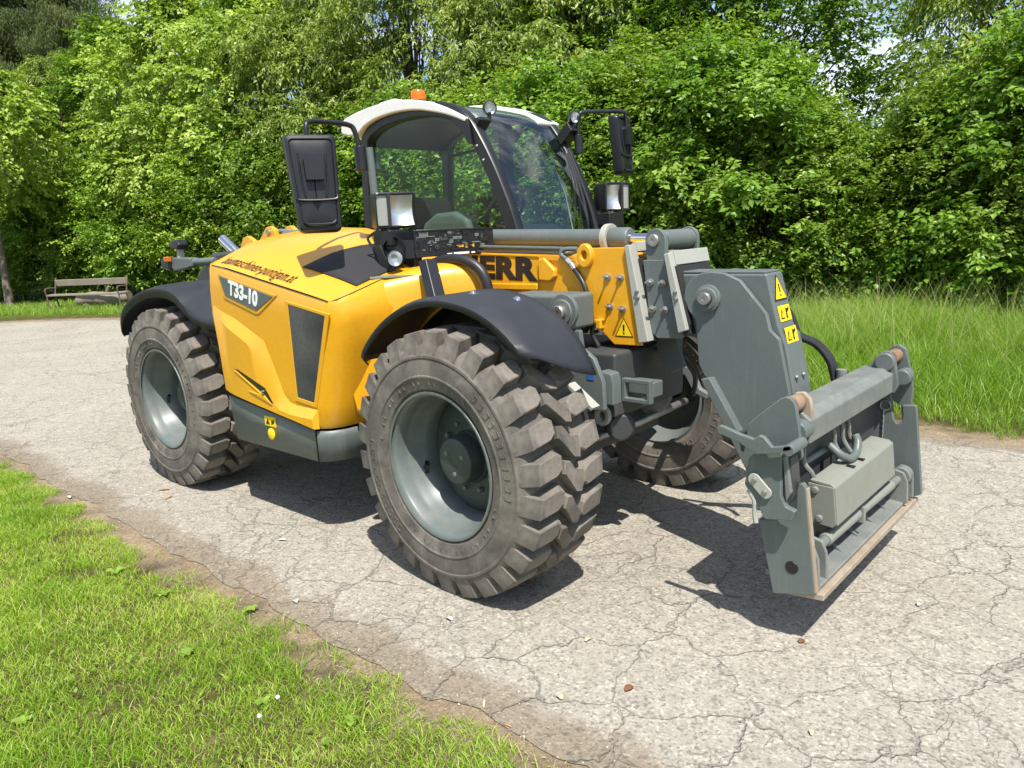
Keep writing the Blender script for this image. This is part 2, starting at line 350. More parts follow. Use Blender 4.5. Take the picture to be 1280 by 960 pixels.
    dk = mix(nt, 1.0, mix(nt, 0.18, c, (0.30, 0.28, 0.25)), (0.72, 0.655, 0.575), 'MULTIPLY')
    c = mix(nt, ef, c, dk)
    st = ramp(nt, noise(nt, 1.7, 5, 0.7, wv), [(0.60, (0, 0, 0)), (0.75, (0.16, 0.16, 0.16))])
    c = mix(nt, st, c, (0.30, 0.27, 0.225))
    c = mix(nt, mix(nt, 0.52, (0, 0, 0), crack), c, (0.155, 0.143, 0.125))
    nt.links.new(c, b.inputs['Base Color']); b.inputs['Roughness'].default_value = 0.92; b.inputs['Specular IOR Level'].default_value = 0.2
    hm = N(nt, 'ShaderNodeMath', operation='MULTIPLY_ADD'); nt.links.new(crack, hm.inputs[0]); hm.inputs[1].default_value = -1.6; nt.links.new(n3, hm.inputs[2])
    bump(nt, b, hm.outputs[0], 0.75, 0.010)
    return m
MG, MV, MR = ground_mat(), verge_mat(), road_mat()
gme = mesh_of(MB().grid([[(x, y, -0.010) for x in (-400, -60, 60, 400)] for y in (-400, -60, 60, 400)]), 'ground', MG, False)
tag(link('ground', gme), kind='structure')
FAR = [(60, 3.2), (20, 2.95), (8, 2.86), (4.5, 2.82), (0, 2.9), (-6, 3.3), (-10, 3.85), (-13, 4.05), (-15, 3.3), (-17, 1.6), (-20, -2), (-25, -10), (-32, -22)]
NEAR = [(60, -1.5), (20, -1.68), (8, -1.72), (4.5, -1.72), (0, -1.70), (-3, -1.62), (-6, -1.9), (-9, -2.7), (-11.5, -4.3), (-13, -6), (-15.5, -9.5), (-19, -15), (-25, -25)]
def dense(poly, step=0.05):
    P = spline([(x, y, 0) for x, y in poly], 200); out = [P[0]]
    for p in P:
        lim = step if (-5 < p.x < 7) else 0.25 if -12 < p.x < 12 else 0.9
        if (p-out[-1]).length >= lim: out.append(p)
    return out
def strip(near, far, n_s, wob_n, wob_f, z, name, mat, edge=False):
    a = dense(near); b = spline([(x, y, 0) for x, y in far], 120)
    rows = []; ed = []
    # pair by arclength fraction of x
    bx = np.array([p.x for p in b]); by = np.array([p.y for p in b]); ta = np.linspace(0, 1, len(a))
    la = np.r_[0, np.cumsum([(a[i+1]-a[i]).length for i in range(len(a)-1)])]; la /= la[-1]
    lb = np.r_[0, np.cumsum(np.hypot(np.diff(bx), np.diff(by)))]; lb /= lb[-1]
    V = []; E_ = []
    for i, p in enumerate(a):
        q = Vector((np.interp(la[i], lb, bx), np.interp(la[i], lb, by), 0)); w_ = (q-p).length; d = (q-p)/w_
        wn = wob_n*float(vnoise(p.x, 0.0, 2.1, 1.0)) + wob_n*0.5*float(vnoise(p.x, 3.0, 7.3, 2.0)) + wob_n*0.32*float(vnoise(p.x, 1.0, 21.0, 7.0)); wf = wob_f*float(vnoise(q.x, 5.0, 1.9, 4.0))+wob_f*0.5*float(vnoise(q.x, 3.0, 7.7, 6.0))
        for s in n_s:
            t = wn*(1-s) + s*w_ + wf*s
            V.append(p+d*t + Vector((0, 0, z))); E_.append((1-s)*w_-0.25 if edge == 'near' else s*w_-0.25 if edge == 'far' else min(s*w_, (1-s)*w_))
    m = len(n_s); F = [(i*m+j, i*m+j+1, (i+1)*m+j+1, (i+1)*m+j) for i in range(len(a)-1) for j in range(m-1)]
    me = np_mesh(name, V, F, mat, E_ if edge else None, attr='edge'); return me
SS = [0, 0.03, 0.06, 0.1, 0.15, 0.2, 0.3, 0.5, 0.7, 0.8, 0.85, 0.9, 0.94, 0.97, 1.0]
road = link('road', strip(NEAR, FAR, SS, 0.075, 0.10, 0.0, 'road', MR, True)); tag(road, kind='structure')
def off(poly, dy): return [(x, y+dy) if x > -11 else (x-dy*0.9, y+dy*0.4) for x, y in poly]
VS = [0, 0.15, 0.3, 0.45, 0.6, 0.75, 0.88, 1.0]
tag(link('verge_near', strip(off(NEAR, -1.1), off(NEAR, 0.25), VS, 0.0, 0.0, -0.005, 'verge_near', MV, 'near')), kind='structure')
tag(link('verge_far', strip(off(FAR, -0.25), off(FAR, 1.1), VS, 0.0, 0.0, -0.005, 'verge_far', MV, 'far')), kind='structure')
# ================================================================ the telehandler
TH = empty('telehandler')
tag(TH, 'yellow and grey telehandler with big dusty tyres parked on the cracked road', 'telehandler')

# ---------------------------------------------------------------- wheels
TR, WY, WZ = 0.631, 0.93, 0.626
NL = 26
def cylp(a, h, r):
    q = a/0.6; return (r*math.cos(q), -h, r*math.sin(q))
def tyre_mb():
    mb = MB()
    half = [(0.570, 0.0), (0.570, 0.10), (0.566, 0.175), (0.556, 0.206), (0.542, 0.220), (0.522, 0.2295), (0.518, 0.2345), (0.508, 0.2355), (0.503, 0.2315), (0.47, 0.2365), (0.430, 0.2365), (0.426, 0.2395), (0.420, 0.2395), (0.416, 0.235), (0.38, 0.226), (0.365, 0.222), (0.36, 0.214), (0.345, 0.205), (0.335, 0.195)]
    prof = [(r, -h) for r, h in half[::-1]] + half[1:]
    mb.lathe(prof, n=104)
    g2 = random.Random(8)
    for sd in (1, -1):
        for k in range(64):                                   # short raised dashes near the rim and on two arcs of the wall
            q = 2*math.pi*k/64; big_ = k % 32 < 11; r_ = 0.465 if big_ else 0.398
            hw, hr = ((0.011, 0.015) if big_ else (0.003, 0.010)); hw *= g2.uniform(0.5, 1.1)
            if not big_ and k % 3 == 0: continue
            t_ = Vector((-math.sin(q), 0, math.cos(q))); e_ = Vector((math.cos(q), 0, math.sin(q))); yb = 0.2366 if big_ else 0.231
            if big_:
                for dr in (-hr, hr): mb.obox(e_*(r_+dr)+Vector((0, -sd*yb, 0)), t_*hw, e_*0.0022, Vector((0, 0.0022, 0)))
                mb.obox(e_*r_+t_*(-hw)+Vector((0, -sd*yb, 0)), t_*0.0022, e_*hr, Vector((0, 0.0022, 0)))
            else: mb.obox(e_*r_+Vector((0, -sd*yb, 0)), t_*hw, e_*hr, Vector((0, 0.003, 0)))
    return mb
def lug_mesh():
    """shoulder lug of the outer side"""
    bm = bmesh.new()
    def sk(a, h): return a - 0.20*(h-0.13)
    top = [(-0.030, 0.070), (0.020, 0.066), (0.042, 0.090), (0.046, 0.202), (-0.041, 0.205), (-0.045, 0.104)]
    bot = [(-0.042, 0.044), (0.034, 0.040), (0.056, 0.074), (0.055, 0.228), (-0.049, 0.230), (-0.057, 0.088)]
    tv = [bm.verts.new(cylp(sk(a, h), h, TR - 0.5*max(0, h-0.15)**2*4)) for a, h in top]
    bv = [bm.verts.new(cylp(sk(a, h), h, 0.562 if h < 0.15 else 0.522)) for a, h in bot]
    bm.faces.new(tv); n = len(tv)
    for i in range(n): bm.faces.new((bv[i], bv[(i+1) % n], tv[(i+1) % n], tv[i]))
    bmesh.ops.recalc_face_normals(bm, faces=bm.faces)
    ed = [e for e in bm.edges if all(v in tv for v in e.verts)]
    bmesh.ops.bevel(bm, geom=ed, offset=0.0045, segments=1, affect='EDGES', profile=0.5)
    me = bpy.data.meshes.new('tread_lug'); bm.to_mesh(me); bm.free(); me.materials.append(M['rubber']); me.shade_smooth(); me.set_sharp_from_angle(angle=R(30)); return me
def centre_blocks(mb):
    top = [(-0.052, -0.052), (-0.018, -0.066), (0.018, -0.018), (0.056, 0.018), (0.060, 0.052), (0.024, 0.062), (-0.012, 0.022), (-0.046, -0.014)]
    for k in range(NL):
        o = (k+0.5)*2*math.pi*0.6/NL
        tp = [cylp(a*1.34+o, h, TR-0.004) for a, h in top]; bt = [cylp(a*1.45+o, h*1.15, 0.560) for a, h in top]; n = len(top)
        md = [cylp(a*1.28+o, h*0.92, TR+0.0005) for a, h in top]
        mb.add(bt+tp+md, [(i, (i+1) % n, n+(i+1) % n, n+i) for i in range(n)]+[(n+i, n+(i+1) % n, 2*n+(i+1) % n, 2*n+i) for i in range(n)]+[tuple(range(2*n, 3*n))])
    return mb
ME_TYRE = mesh_of(centre_blocks(tyre_mb()), 'tyre', M['rubber'], True, 34)
ME_LUG = lug_mesh()
ME_RIM = mesh_of(MB().lathe([(0.330, -0.21), (0.345, -0.205), (0.33, -0.17), (0.285, -0.10), (0.285, -0.035), (0.287, 0.0), (0.291, 0.05), (0.297, 0.055), (0.300, 0.10), (0.316, 0.125), (0.319, 0.15), (0.325, 0.19), (0.333, 0.205), (0.345, 0.208), (0.352, 0.215), (0.349, 0.221), (0.339, 0.220)], n=72), 'rim', M['rim'], True, 50)
ME_DISC = mesh_of(MB().lathe([(0.2875, -0.03), (0.270, -0.012), (0.25, -0.004), (0.215, 0.006), (0.19, 0.010), (0.09, 0.010)], n=48), 'wheel_disc', M['wheel_shade'], True, 40)
def hub_me(h):
    return mesh_of(MB().lathe([(0.130, 0.0), (0.128, 0.02), (0.118, 0.03), (0.116, h-0.03), (0.108, h-0.006), (0.098, h), (0.030, h), (0.026, h-0.004), (0.0005, h-0.004)], n=40), 'planetary_hub', M['wheel_shade'], True, 40)
ME_HUB_F = hub_me(0.115); ME_HUB_R = hub_me(0.075)
ME_BOLT = mesh_of(MB().lathe([(0.0005, 0.022), (0.010, 0.022), (0.012, 0.018), (0.012, 0.0), (0.018, 0.0), (0.018, -0.006)], n=6), 'wheel_nut', M['grey'], False)
ME_VALVE = mesh_of(MB().lathe([(0.020, 0), (0.022, 0.012), (0.013, 0.014), (0.013, 0.006), (0.007, 0.008), (0.006, 0.035), (0.0005, 0.036)], n=14), 'valve', M['black'], True)
ME_CAP = mesh_of(MB().lathe([(0.011, 0), (0.011, 0.004), (0.0005, 0.005)], n=10), 'hub_plug', M['grey'], True)
def make_wheel(front):
    wl = empty('wheel', (0, 0, 0), TH)
    link('tyre', ME_TYRE, wl)
    for k in range(NL):
        q = 2*math.pi*k/NL
        link('tread_lug', ME_LUG, wl, (0, 0, 0), (0, -q, 0))
        link('tread_lug', ME_LUG, wl, (0, 0, 0), (0, -q-math.pi/NL, math.pi))
    link('rim', ME_RIM, wl); link('wheel_disc', ME_DISC, wl)
    link('planetary_hub', ME_HUB_F if front else ME_HUB_R, wl)
    for k in range(10):
        q = 2*math.pi*(k+0.3)/10
        link('wheel_nut', ME_BOLT, wl, (0.165*math.cos(q), -0.010, 0.165*math.sin(q)))
    for k in range(3):
        q = 2*math.pi*k/3+0.6
        link('hub_plug', ME_CAP, wl, (0.062*math.cos(q), -(0.115 if front else 0.075), 0.062*math.sin(q)))
    v = link('valve', ME_VALVE, wl, (0.288*math.cos(R(205)), -0.045, 0.288*math.sin(R(205)))); v.rotation_euler = (0, 0, R(-40)); v.scale = (1.5, 1.5, 1.5)
    return wl
for x, side, st, turn, front in ((2.80, -1, -0.036, 0.1, True), (0.0, -1, 0.0, 0.22, False), (2.80, 1, -0.036, 0.31, True), (0.0, 1, 0.0, 0.05, False)):
    wl = make_wheel(front)
    wl.location = (x, side*WY, WZ); wl.rotation_euler = (0, turn, st + (0 if side < 0 else math.pi))

# ---------------------------------------------------------------- chassis, axles, skirt
ch = part('chassis', MB().box(-0.75, 3.02, -0.34, 0.42, 0.50, 1.02), 'grey_dark', TH, 0.02)
part('axle', MB().lathe([(0.13, 0.02), (0.13, 0.25), (0.10, 0.42), (0.09, 0.72)], (2.8, 0, WZ), (0, -1, 0), 20).lathe([(0.13, 0.02), (0.13, 0.25), (0.10, 0.42), (0.09, 0.72)], (2.8, 0, WZ), (0, 1, 0), 20).lathe([(0.02, 0.2), (0.12, 0.17), (0.19, 0.06), (0.19, -0.06), (0.12, -0.17)], (2.8, 0, WZ-0.01), (1, 0, 0), 20), 'grey_dark', TH)
part('axle', MB().lathe([(0.13, -0.02), (0.13, 0.25), (0.09, 0.72)], (0, 0, WZ), (0, -1, 0), 20).lathe([(0.13, 0.0), (0.13, 0.25), (0.09, 0.72)], (0, 0, WZ), (0, 1, 0), 20), 'grey_dark', TH)
# lower skirt under the engine hood: side sheet, bevelled nose
SK = [(0.905, -1.1), (1.777, -1.1), (1.835, -1.055), (1.872, -0.985), (1.88, -0.90), (1.88, -0.45)]
def skirt_rows():
    rows = []
    for x, y in SK:
        zt = interp(x, [0.85, 1.79, 1.9], [0.748, 0.638, 0.640])
        xo = x if x > 0.95 else None
        rows.append([(x if xo else 0.905, y, 0.466), (x if xo else 0.878, y, 0.60), (x if xo else 0.856, y, zt)])
    return rows
sk = part('side_skirt', MB().grid(skirt_rows()), 'grey', TH, solid=0.012, angle=12, label='grey steel side skirt below the yellow engine cover')
part('skirt_floor', MB().prism([(0.905, -1.09), (1.77, -1.09), (1.87, -0.97), (1.87, -0.3), (0.905, -0.3)], 0.470, 0.482, 'z'), 'grey_dark', sk)
part('skirt_seam', MB().box(1.774, 1.780, -1.112, -1.104, 0.462, 0.642), 'black', sk)
place(poly_flat([(-0.06, -0.029), (0.06, -0.029), (0.06, 0.029), (-0.06, 0.029)], 'sticker'), 'warning_sticker', sk, (1.316, -1.1075, 0.634), (1, 0, 0), (0, 0, 1))
place(poly_flat([(-0.045, -0.018), (-0.008, -0.018), (-0.026, 0.018)], 'ink_black'), 'sticker_print', sk, (1.316, -1.1092, 0.634), (1, 0, 0), (0, 0, 1))
place(poly_flat([(0.012, -0.018), (0.04, -0.006), (0.042, 0.02), (0.03, 0.004), (0.016, 0.012)], 'ink_black'), 'sticker_print', sk, (1.316, -1.1092, 0.634), (1, 0, 0), (0, 0, 1))
part('round_reflector', MB().lathe([(0.0005, 0.012), (0.026, 0.011), (0.034, 0.006), (0.035, 0.0)], (1.314, -1.106, 0.558), (0, -1, 0), 24), 'sticker', sk)
# hydraulic frame pieces ahead of the axle
fr = part('front_frame', MB().box(2.9, 3.20, -0.30, 0.38, 0.72, 1.05), 'grey_dark', TH, 0.02)
part('frame_plate', MB().prism([(3.02, 1.12), (3.125, 1.09), (3.185, 1.05), (3.235, 0.94), (3.24, 0.80), (3.10, 0.79), (2.9, 0.80), (2.9, 1.12)], -0.46, -0.43), 'grey', fr, 0.006)
place(poly_flat([(-0.02, -0.04), (0.02, -0.04), (0.02, 0.04), (-0.02, 0.04)], 'blue'), 'blue_sticker', fr, (3.165, -0.4615, 0.985), (1, 0, 0), (0, 0, 1))
place(poly_flat([(-0.012, -0.012), (-0.008, -0.014), (0.012, 0.012), (0.008, 0.014)], 'ink_white'), 'sticker_print', fr, (3.165, -0.4632, 0.99), (1, 0, 0), (0, 0, 1))
place(poly_flat([(-0.012, 0.014), (-0.008, 0.012), (0.012, -0.014), (0.008, -0.012)], 'ink_white'), 'sticker_print', fr, (3.165, -0.4634, 0.99), (1, 0, 0), (0, 0, 1))
part('frame_lug', MB().prism([(3.15, 0.82), (3.27, 0.82), (3.27, 0.93), (3.26, 0.975), (3.20, 0.985), (3.15, 0.97)], -0.425, -0.35), 'grey', fr, 0.008)
part('tow_bracket', MB().ring([(3.20, 0.80), (3.365, 0.80), (3.365, 0.92), (3.20, 0.92)], [(3.22, 0.822), (3.343, 0.822), (3.343, 0.898), (3.22, 0.898)], -0.25, -0.215), 'grey', fr, 0.005)
part('tow_bracket', MB().box(3.20, 3.35, -0.19, -0.10, 0.82, 0.90), 'grey', fr, 0.008)
part('lashing_eye', MB().ring([(3.16+0.045*math.cos(q), 0.745+0.05*math.sin(q)) for q in [2*math.pi*i/20 for i in range(20)]], [(3.16+0.024*math.cos(q), 0.745+0.026*math.sin(q)) for q in [2*math.pi*i/20 for i in range(20)]], -0.375, -0.345), 'grey_light', fr, 0.004)
part('steering_knuckle', MB().lathe([(0.02, -0.12), (0.10, -0.11), (0.125, -0.04), (0.125, 0.06), (0.10, 0.11), (0.02, 0.12)], (3.0, 0.34, 0.72), (0.6, -0.8, 0), 24).lathe([(0.075, 0), (0.07, 0.2)], (3.0, 0.34, 0.72), (0, -1, 0.2), 16), 'grey_worn', fr)
part('track_rod', MB().tube([(3.05, -0.62, 0.60), (3.08, 0.1, 0.60), (3.05, 0.66, 0.60)], 0.022, 10), 'steel', fr)
part('drive_cover', MB().lathe([(0.0005, 0.03), (0.06, 0.03), (0.075, 0.015), (0.075, -0.03)], (3.17, -0.22, 0.66), (0.7, -0.7, 0), 24), 'grey_dark', fr)
part('steering_arm', MB().prism([(3.06, 0.86), (3.16, 0.84), (3.22, 0.72), (3.27, 0.70), (3.26, 0.66), (3.18, 0.69), (3.12, 0.79), (3.04, 0.80)], 0.52, 0.56), 'grey_worn', fr, 0.01)
part('frame_rib', MB().prism([(3.20, 1.20), (3.27, 1.20), (3.38, 0.94), (3.30, 0.90), (3.22, 1.0)], 0.06, 0.09), 'grey', fr, 0.006)
part('front_hose', MB().tube(spline([(3.12, 0.05, 1.02), (3.28, 0.12, 1.0), (3.36, 0.2, 0.88), (3.3, 0.3, 0.74)]), 0.014, 8), 'hose', fr)
part('front_hose', MB().tube(spline([(3.12, -0.05, 1.06), (3.36, 0.0, 1.12), (3.50, 0.03, 1.02)]), 0.013, 8), 'hose', fr)
part('mudguard_bracket', MB().obox((3.22, -0.60, 0.90), (0.07, 0.0, -0.05), (0, 0.03, 0), (0.004, 0, 0.006)), 'grey_light', fr)
# lift cylinder head beside the boom
lc = part('lift_cylinder_head', MB().box(2.62, 3.03, -0.42, -0.22, 1.17, 1.345), 'grey', TH, 0.02)
part('pin_boss', MB().lathe([(0.085, -0.01), (0.085, 0.012), (0.060, 0.014), (0.058, 0.024), (0.034, 0.026)], (2.985, -0.42, 1.265), (0, -1, 0), 28), 'grey', lc)
part('pin', MB().lathe([(0.034, 0.0), (0.034, 0.05), (0.029, 0.056), (0.010, 0.056), (0.009, 0.052), (0.0005, 0.052)], (2.985, -0.42, 1.265), (0, -1, 0), 20), 'steel', lc)
part('bracket_plate', MB().prism([(2.97, 1.17), (3.06, 1.17), (3.09, 0.95), (2.95, 0.95)], -0.40, -0.37), 'grey', lc, 0.005)

# ---------------------------------------------------------------- engine hood
HX = [0.72, 1.00, 1.30, 1.60, 1.85, 1.99]
HYT = [-1.10, -1.06, -0.98, -0.90, -0.75, -0.58, -0.42, -0.28]
HZT = [[1.552, 1.562, 1.590, 1.620, 1.668, 1.702, 1.722, 1.728],
       [1.522, 1.537, 1.573, 1.608, 1.664, 1.706, 1.728, 1.734],
       [1.470, 1.486, 1.526, 1.566, 1.632, 1.684, 1.712, 1.718],
       [1.420, 1.436, 1.476, 1.513, 1.577, 1.625, 1.652, 1.660],
       [1.378, 1.392, 1.420, 1.446, 1.490, 1.528, 1.552, 1.560],
       [1.352, 1.362, 1.384, 1.404, 1.440, 1.474, 1.496, 1.504]]
def hood_z(x, y):
    return interp(x, HX, [interp(y, HYT, row) for row in HZT])
def hood_front_x(z, y):
    b = interp(z, [0.655, 1.352], [1.805, 1.990])
    return b + interp(y, [-1.10, -1.06, -1.0, -0.92, -0.85], [0, 0.052, 0.082, 0.09, 0.09]) * interp(z, [1.30, 1.45], [1, 0.15])
def hood_bottom(x): return interp(x, [0.83, 1.81, 2.0], [0.772, 0.654, 0.652])
def hood_rear_x(z): return interp(z, [0.77, 1.06, 1.23, 1.40, 1.53], [0.832, 0.792, 0.766, 0.775, 0.80])
hood = None
def build_hood():
    global hood
    mb = MB()
    # side skin and rounded nose as one sheet: rows over z, columns along the side and round the front corner
    zs = [0, 0.03, 0.2, 0.4, 0.6, 0.8, 0.96, 1.0]
    ys = [-1.09, -1.075, -1.055, -1.03, -1.0, -0.96, -0.92, -0.80, -0.6, -0.45]
    rows = []
    for t in zs:
        row = []; inn_ = 0.010 if t in (0, 1.0) else 0
        for s in np.linspace(0, 1, 13):
            zb = hood_bottom(0.83+s*0.98); zt = 1.552-0.200*s; z = zb + t*(zt-zb)
            x0 = hood_rear_x(z); x1 = hood_front_x(z, -1.10) - inn_
            row.append((x0+s*(x1-x0), -1.10 + inn_, z))
        for y in ys:
            zt = hood_z(1.99, y); z = 0.654+t*(zt-0.654)
            row.append((hood_front_x(z, y) - inn_, y + inn_*0.4, z))
        rows.append(row)
    mb.grid(rows)
    # top skin
    rows = []
    for s in np.linspace(0, 1, 41):
        row = []
        for y in HYT:
            x0 = 0.80 - 0.06*interp(y, [-1.1, -0.7], [0, 1]); x1 = hood_front_x(1.352 + hood_z(1.99, y)-1.352, y) - 0.004
            x = x0 + s*(x1-x0)
            yy = y if y > -1.1 else -1.090
            row.append((x, yy, hood_z(x, y) + (0.004 if y > -1.1 else 0.0)))
        rows.append(row)
    mb.grid(rows)
    # rear skin and inner wall
    rows = []
    for t in (0, 0.3, 0.6, 0.8, 1.0):
        rows.append([(hood_rear_x(0.772+t*0.78)-0.05*interp(y, [-1.1, -0.7], [0, 1]), min(y, -0.28) if y > -1.1 else -1.092, 0.772+t*(hood_z(0.74, y)+0.003-0.772)) for y in HYT])
    mb.grid(rows)
    mb.grid([[(x, -0.28, 0.8), (x, -0.28, hood_z(x, -0.28)+0.004)] for x in np.linspace(0.74, 2.05, 8)])
    hood = part('engine_hood', mb, 'yellow', TH, angle=50, label='smooth yellow engine cover with dark side grille')
build_hood()
part('shut_line', MB().tube([(x, -1.094, hood_z(x, -1.10)+0.003) for x in np.linspace(0.82, 1.985, 14)], 0.0025, 6), 'ink_brown', hood)
part('engine_block', MB().box(0.88, 1.80, -1.06, -0.30, 0.485, 1.25), 'black', hood)
def on_hood(x, y, d=0.006): return (x, y, hood_z(x, y)+d+0.004)
# pressed feature line on the side (a shallow raised swage), grille, badge, latch
def side_poly(pts, y0, y1): return MB().prism(pts, y0, y1)
# pressed lower field of the side panel; its upper border is a broad bevel that catches the light
UPE = [(0.790, 1.300), (0.875, 1.268), (1.028, 1.230), (1.236, 1.150), (1.335, 1.112), (1.42, 0.955), (1.49, 0.815), (1.540, 0.776), (1.611, 0.764), (1.806, 0.764)]
LOE = [(0.782, 1.262), (0.872, 1.228), (0.985, 1.176), (1.196, 1.092), (1.262, 1.040), (1.336, 0.900), (1.412, 0.770), (1.470, 0.728), (1.587, 0.714), (1.792, 0.714)]
def fy_(x): return interp(x, [0.78, 0.98], [-1.1035, -1.1330])
mbf = MB(); mbf.grid([[(x, -1.1005, z) for x, z in UPE], [(x, fy_(x), z) for x, z in LOE]])
n_ = len(LOE); bot = [(0.842, 0.778), (0.905, 0.768), (0.96, 0.762), (1.15, 0.738), (1.26, 0.724), (1.336, 0.716), (1.412, 0.706), (1.470, 0.699), (1.587, 0.686), (1.800, 0.660)]
mbf.grid([[(x, fy_(x), z) for x, z in LOE], [(x, fy_(x), z) for x, z in bot], [(x, -1.1005, z-0.004) for x, z in bot]])
mbf.grid([[(1.806, -1.1005, 0.764), (1.792, -1.1330, 0.714)], [(1.806, -1.1005, 0.656), (1.800, -1.1330, 0.660)]])
part('lower_panel', mbf, 'yellow', hood, angle=20)
part('grille_frame', MB().ring([(1.600, 1.352), (2.000, 1.293), (1.805, 0.772), (1.602, 0.790)], [(1.628, 1.330), (1.958, 1.280), (1.783, 0.802), (1.630, 0.815)], -1.106, -1.094), 'yellow', hood, 0.005)
part('side_grille', MB().prism([(1.622, 1.336), (1.964, 1.284), (1.788, 0.796), (1.624, 0.809)], -1.104, -1.096), 'grille', hood, label='dark mesh air grille in the side of the hood')
part('badge_frame', MB().prism([(0.893, 1.500), (1.530, 1.378), (1.318, 1.264), (1.285, 1.262), (0.945, 1.345), (0.930, 1.36)], -1.106, -1.095), 'yellow', hood, 0.006)
bd = part('model_badge', MB().prism([(0.917, 1.481), (1.490, 1.370), (1.300, 1.284), (0.965, 1.363)], -1.1095, -1.10), 'badge', hood, 0.002)
place(text_mesh('T33-10', 'ink_white', 0.118, 0.92, 0.0045, 0.001), 'model_lettering', hood, (1.175, -1.1112, 1.378), (1, 0, -0.215), (0, 0, 1))
# latch recess
part('latch_recess', MB().prism([(1.02, 0.928), (1.06, 0.925), (1.345, 0.842), (1.415, 0.762), (1.395, 0.758), (1.34, 0.80)], -1.1350, -1.125), 'black', hood)
part('latch_scoop', MB().prism([(1.02, 0.922), (1.33, 0.795), (1.405, 0.752), (1.16, 0.808), (1.30, 0.80)], -1.1400, -1.125), 'yellow', hood, 0.003)
part('latch_lock', MB().lathe([(0.012, 0), (0.012, 0.010), (0.0005, 0.012)], (1.325, -1.1355, 0.818), (0, -1, 0), 14), 'chrome', hood)
# lettering on the sloping shoulder of the hood
tm = text_mesh('baumaschinen-puntigam.at', 'ink_brown', 1.0, 1.0, 0.006, 0.0, 0.1, 1.1)
xs_ = [v.co.x for v in tm.vertices]; x_0, x_1 = min(xs_), max(xs_)
bmt = bmesh.new(); bmt.from_mesh(tm); bmesh.ops.triangulate(bmt, faces=bmt.faces); bmesh.ops.subdivide_edges(bmt, edges=[e for e in bmt.edges if e.calc_length() > 0.12], cuts=1); bmt.to_mesh(tm); bmt.free()
for v in tm.vertices:
    hx = 0.870 + (v.co.x-x_0)/(x_1-x_0)*0.735; hy = -1.026 + v.co.y*0.112
    v.co = on_hood(hx, hy, 0.0035)
link('web_address_lettering', tm, hood)
# black mesh panel let into the top front of the hood
A, B, C_, D = (1.54, -0.93), (1.975, -0.90), (1.955, -0.55), (1.68, -0.42)
rows = []
for u in np.linspace(0, 1, 9):
    r0 = []
    for v in np.linspace(0, 1, 7):
        x = (A[0]*(1-u)+B[0]*u)*(1-v)+(D[0]*(1-u)+C_[0]*u)*v; y = (A[1]*(1-u)+B[1]*u)*(1-v)+(D[1]*(1-u)+C_[1]*u)*v
        r0.append(on_hood(x, y, 0.006))
    rows.append(r0)
part('top_grille', MB().grid(rows), 'black_matt', hood, solid=0.006, label='black mesh panel on the top front of the hood')
# yellow cowl between hood and boom
CW = [(1.93, -0.97, 1.385), (1.99, -0.84, 1.425), (2.06, -0.72, 1.455), (2.14, -0.60, 1.480), (2.22, -0.49, 1.500), (2.29, -0.40, 1.505), (2.34, -0.33, 1.475), (2.36, -0.24, 1.40)]
rows = []
for i, (x, y, z) in enumerate(CW):
    p = Vector(CW[min(i+1, len(CW)-1)])-Vector(CW[max(i-1, 0)]); nx, ny = p.y, -p.x; l = math.hypot(nx, ny); nx /= l; ny /= l
    prof = [(0.0, -0.75), (0.0, -0.30), (0.0, -0.10), (-0.012, -0.045), (-0.04, -0.012), (-0.085, 0.004), (-0.16, 0.012), (-0.35, 0.0)]
    rows.append([(x+nx*d, min(y+ny*d, -0.215), z+h) for d, h in prof])
cowl = part('cowl', MB().grid(rows), 'yellow', TH, solid=0.008, angle=60, sub=1)
part('cowl_strut', MB().obox((2.27, -0.62, 1.40), (0.085, -0.045, -0.13), (0.018, 0.012, 0.008), (0.01, 0.03, -0.004)), 'black', cowl, 0.004)
part('strut_plate', MB().obox((2.335, -0.625, 1.32), (0.012, 0.005, -0.02), (0.010, 0.006, 0.004), (0.003, -0.01, 0.0)), 'grey', cowl)
part('intake_hose', MB().tube(spline([(2.05, -0.42, 1.50), (2.17, -0.40, 1.525), (2.275, -0.38, 1.516), (2.36, -0.36, 1.470), (2.405, -0.35, 1.39), (2.415, -0.34, 1.25)]), 0.029, 14), 'hose', cowl)

# ---------------------------------------------------------------- fenders
def fender(cx, cz, rad, a0, a1, name, label):
    rows = []
    n = 30
    for i in range(n+1):
        t = i/n
        endf = min(1.0, min(t+0.01, 1.015-t)/0.07); rr = math.sqrt(max(0, 1-(1-endf)**2))
        yo = -0.72-0.375*(0.72+0.28*rr)
        def pt(s, dr):
            a = R(a0+(a1+12*s**1.4-a0)*t); y = -0.72 + s*(yo+0.72)
            r_ = rad - 0.014*max(0, (s-0.88)/0.12)**2 - 0.004*s - dr - 0.045*max(0, (t-0.72)/0.28)**2*(1-0.6*s)
            return (cx+r_*math.cos(a), y, cz+r_*math.sin(a))
        row = [pt(s, 0) for s in np.linspace(0, 1, 11)]
        e = pt(1.0, 0.026); row.append((e[0], yo-0.002, e[2])); rows.append(row)
    o = part(name, MB().grid(rows), 'fender', TH, solid=0.008, angle=60, label=label)
    return o
ff = fender(2.80, 0.655, 0.742, 147, 33, 'front_fender', 'black plastic fender over the near front tyre')
part('arch_liner', MB().grid([[(2.80+r_*math.cos(R(a)), y, 0.655+r_*math.sin(R(a))) for y, r_ in ((-0.76, 0.722), (-0.69, 0.715), (-0.665, 0.70), (-0.66, 0.55), (-0.66, 0.30))] for a in range(152, 67, -6)]), 'black', ff, angle=50)
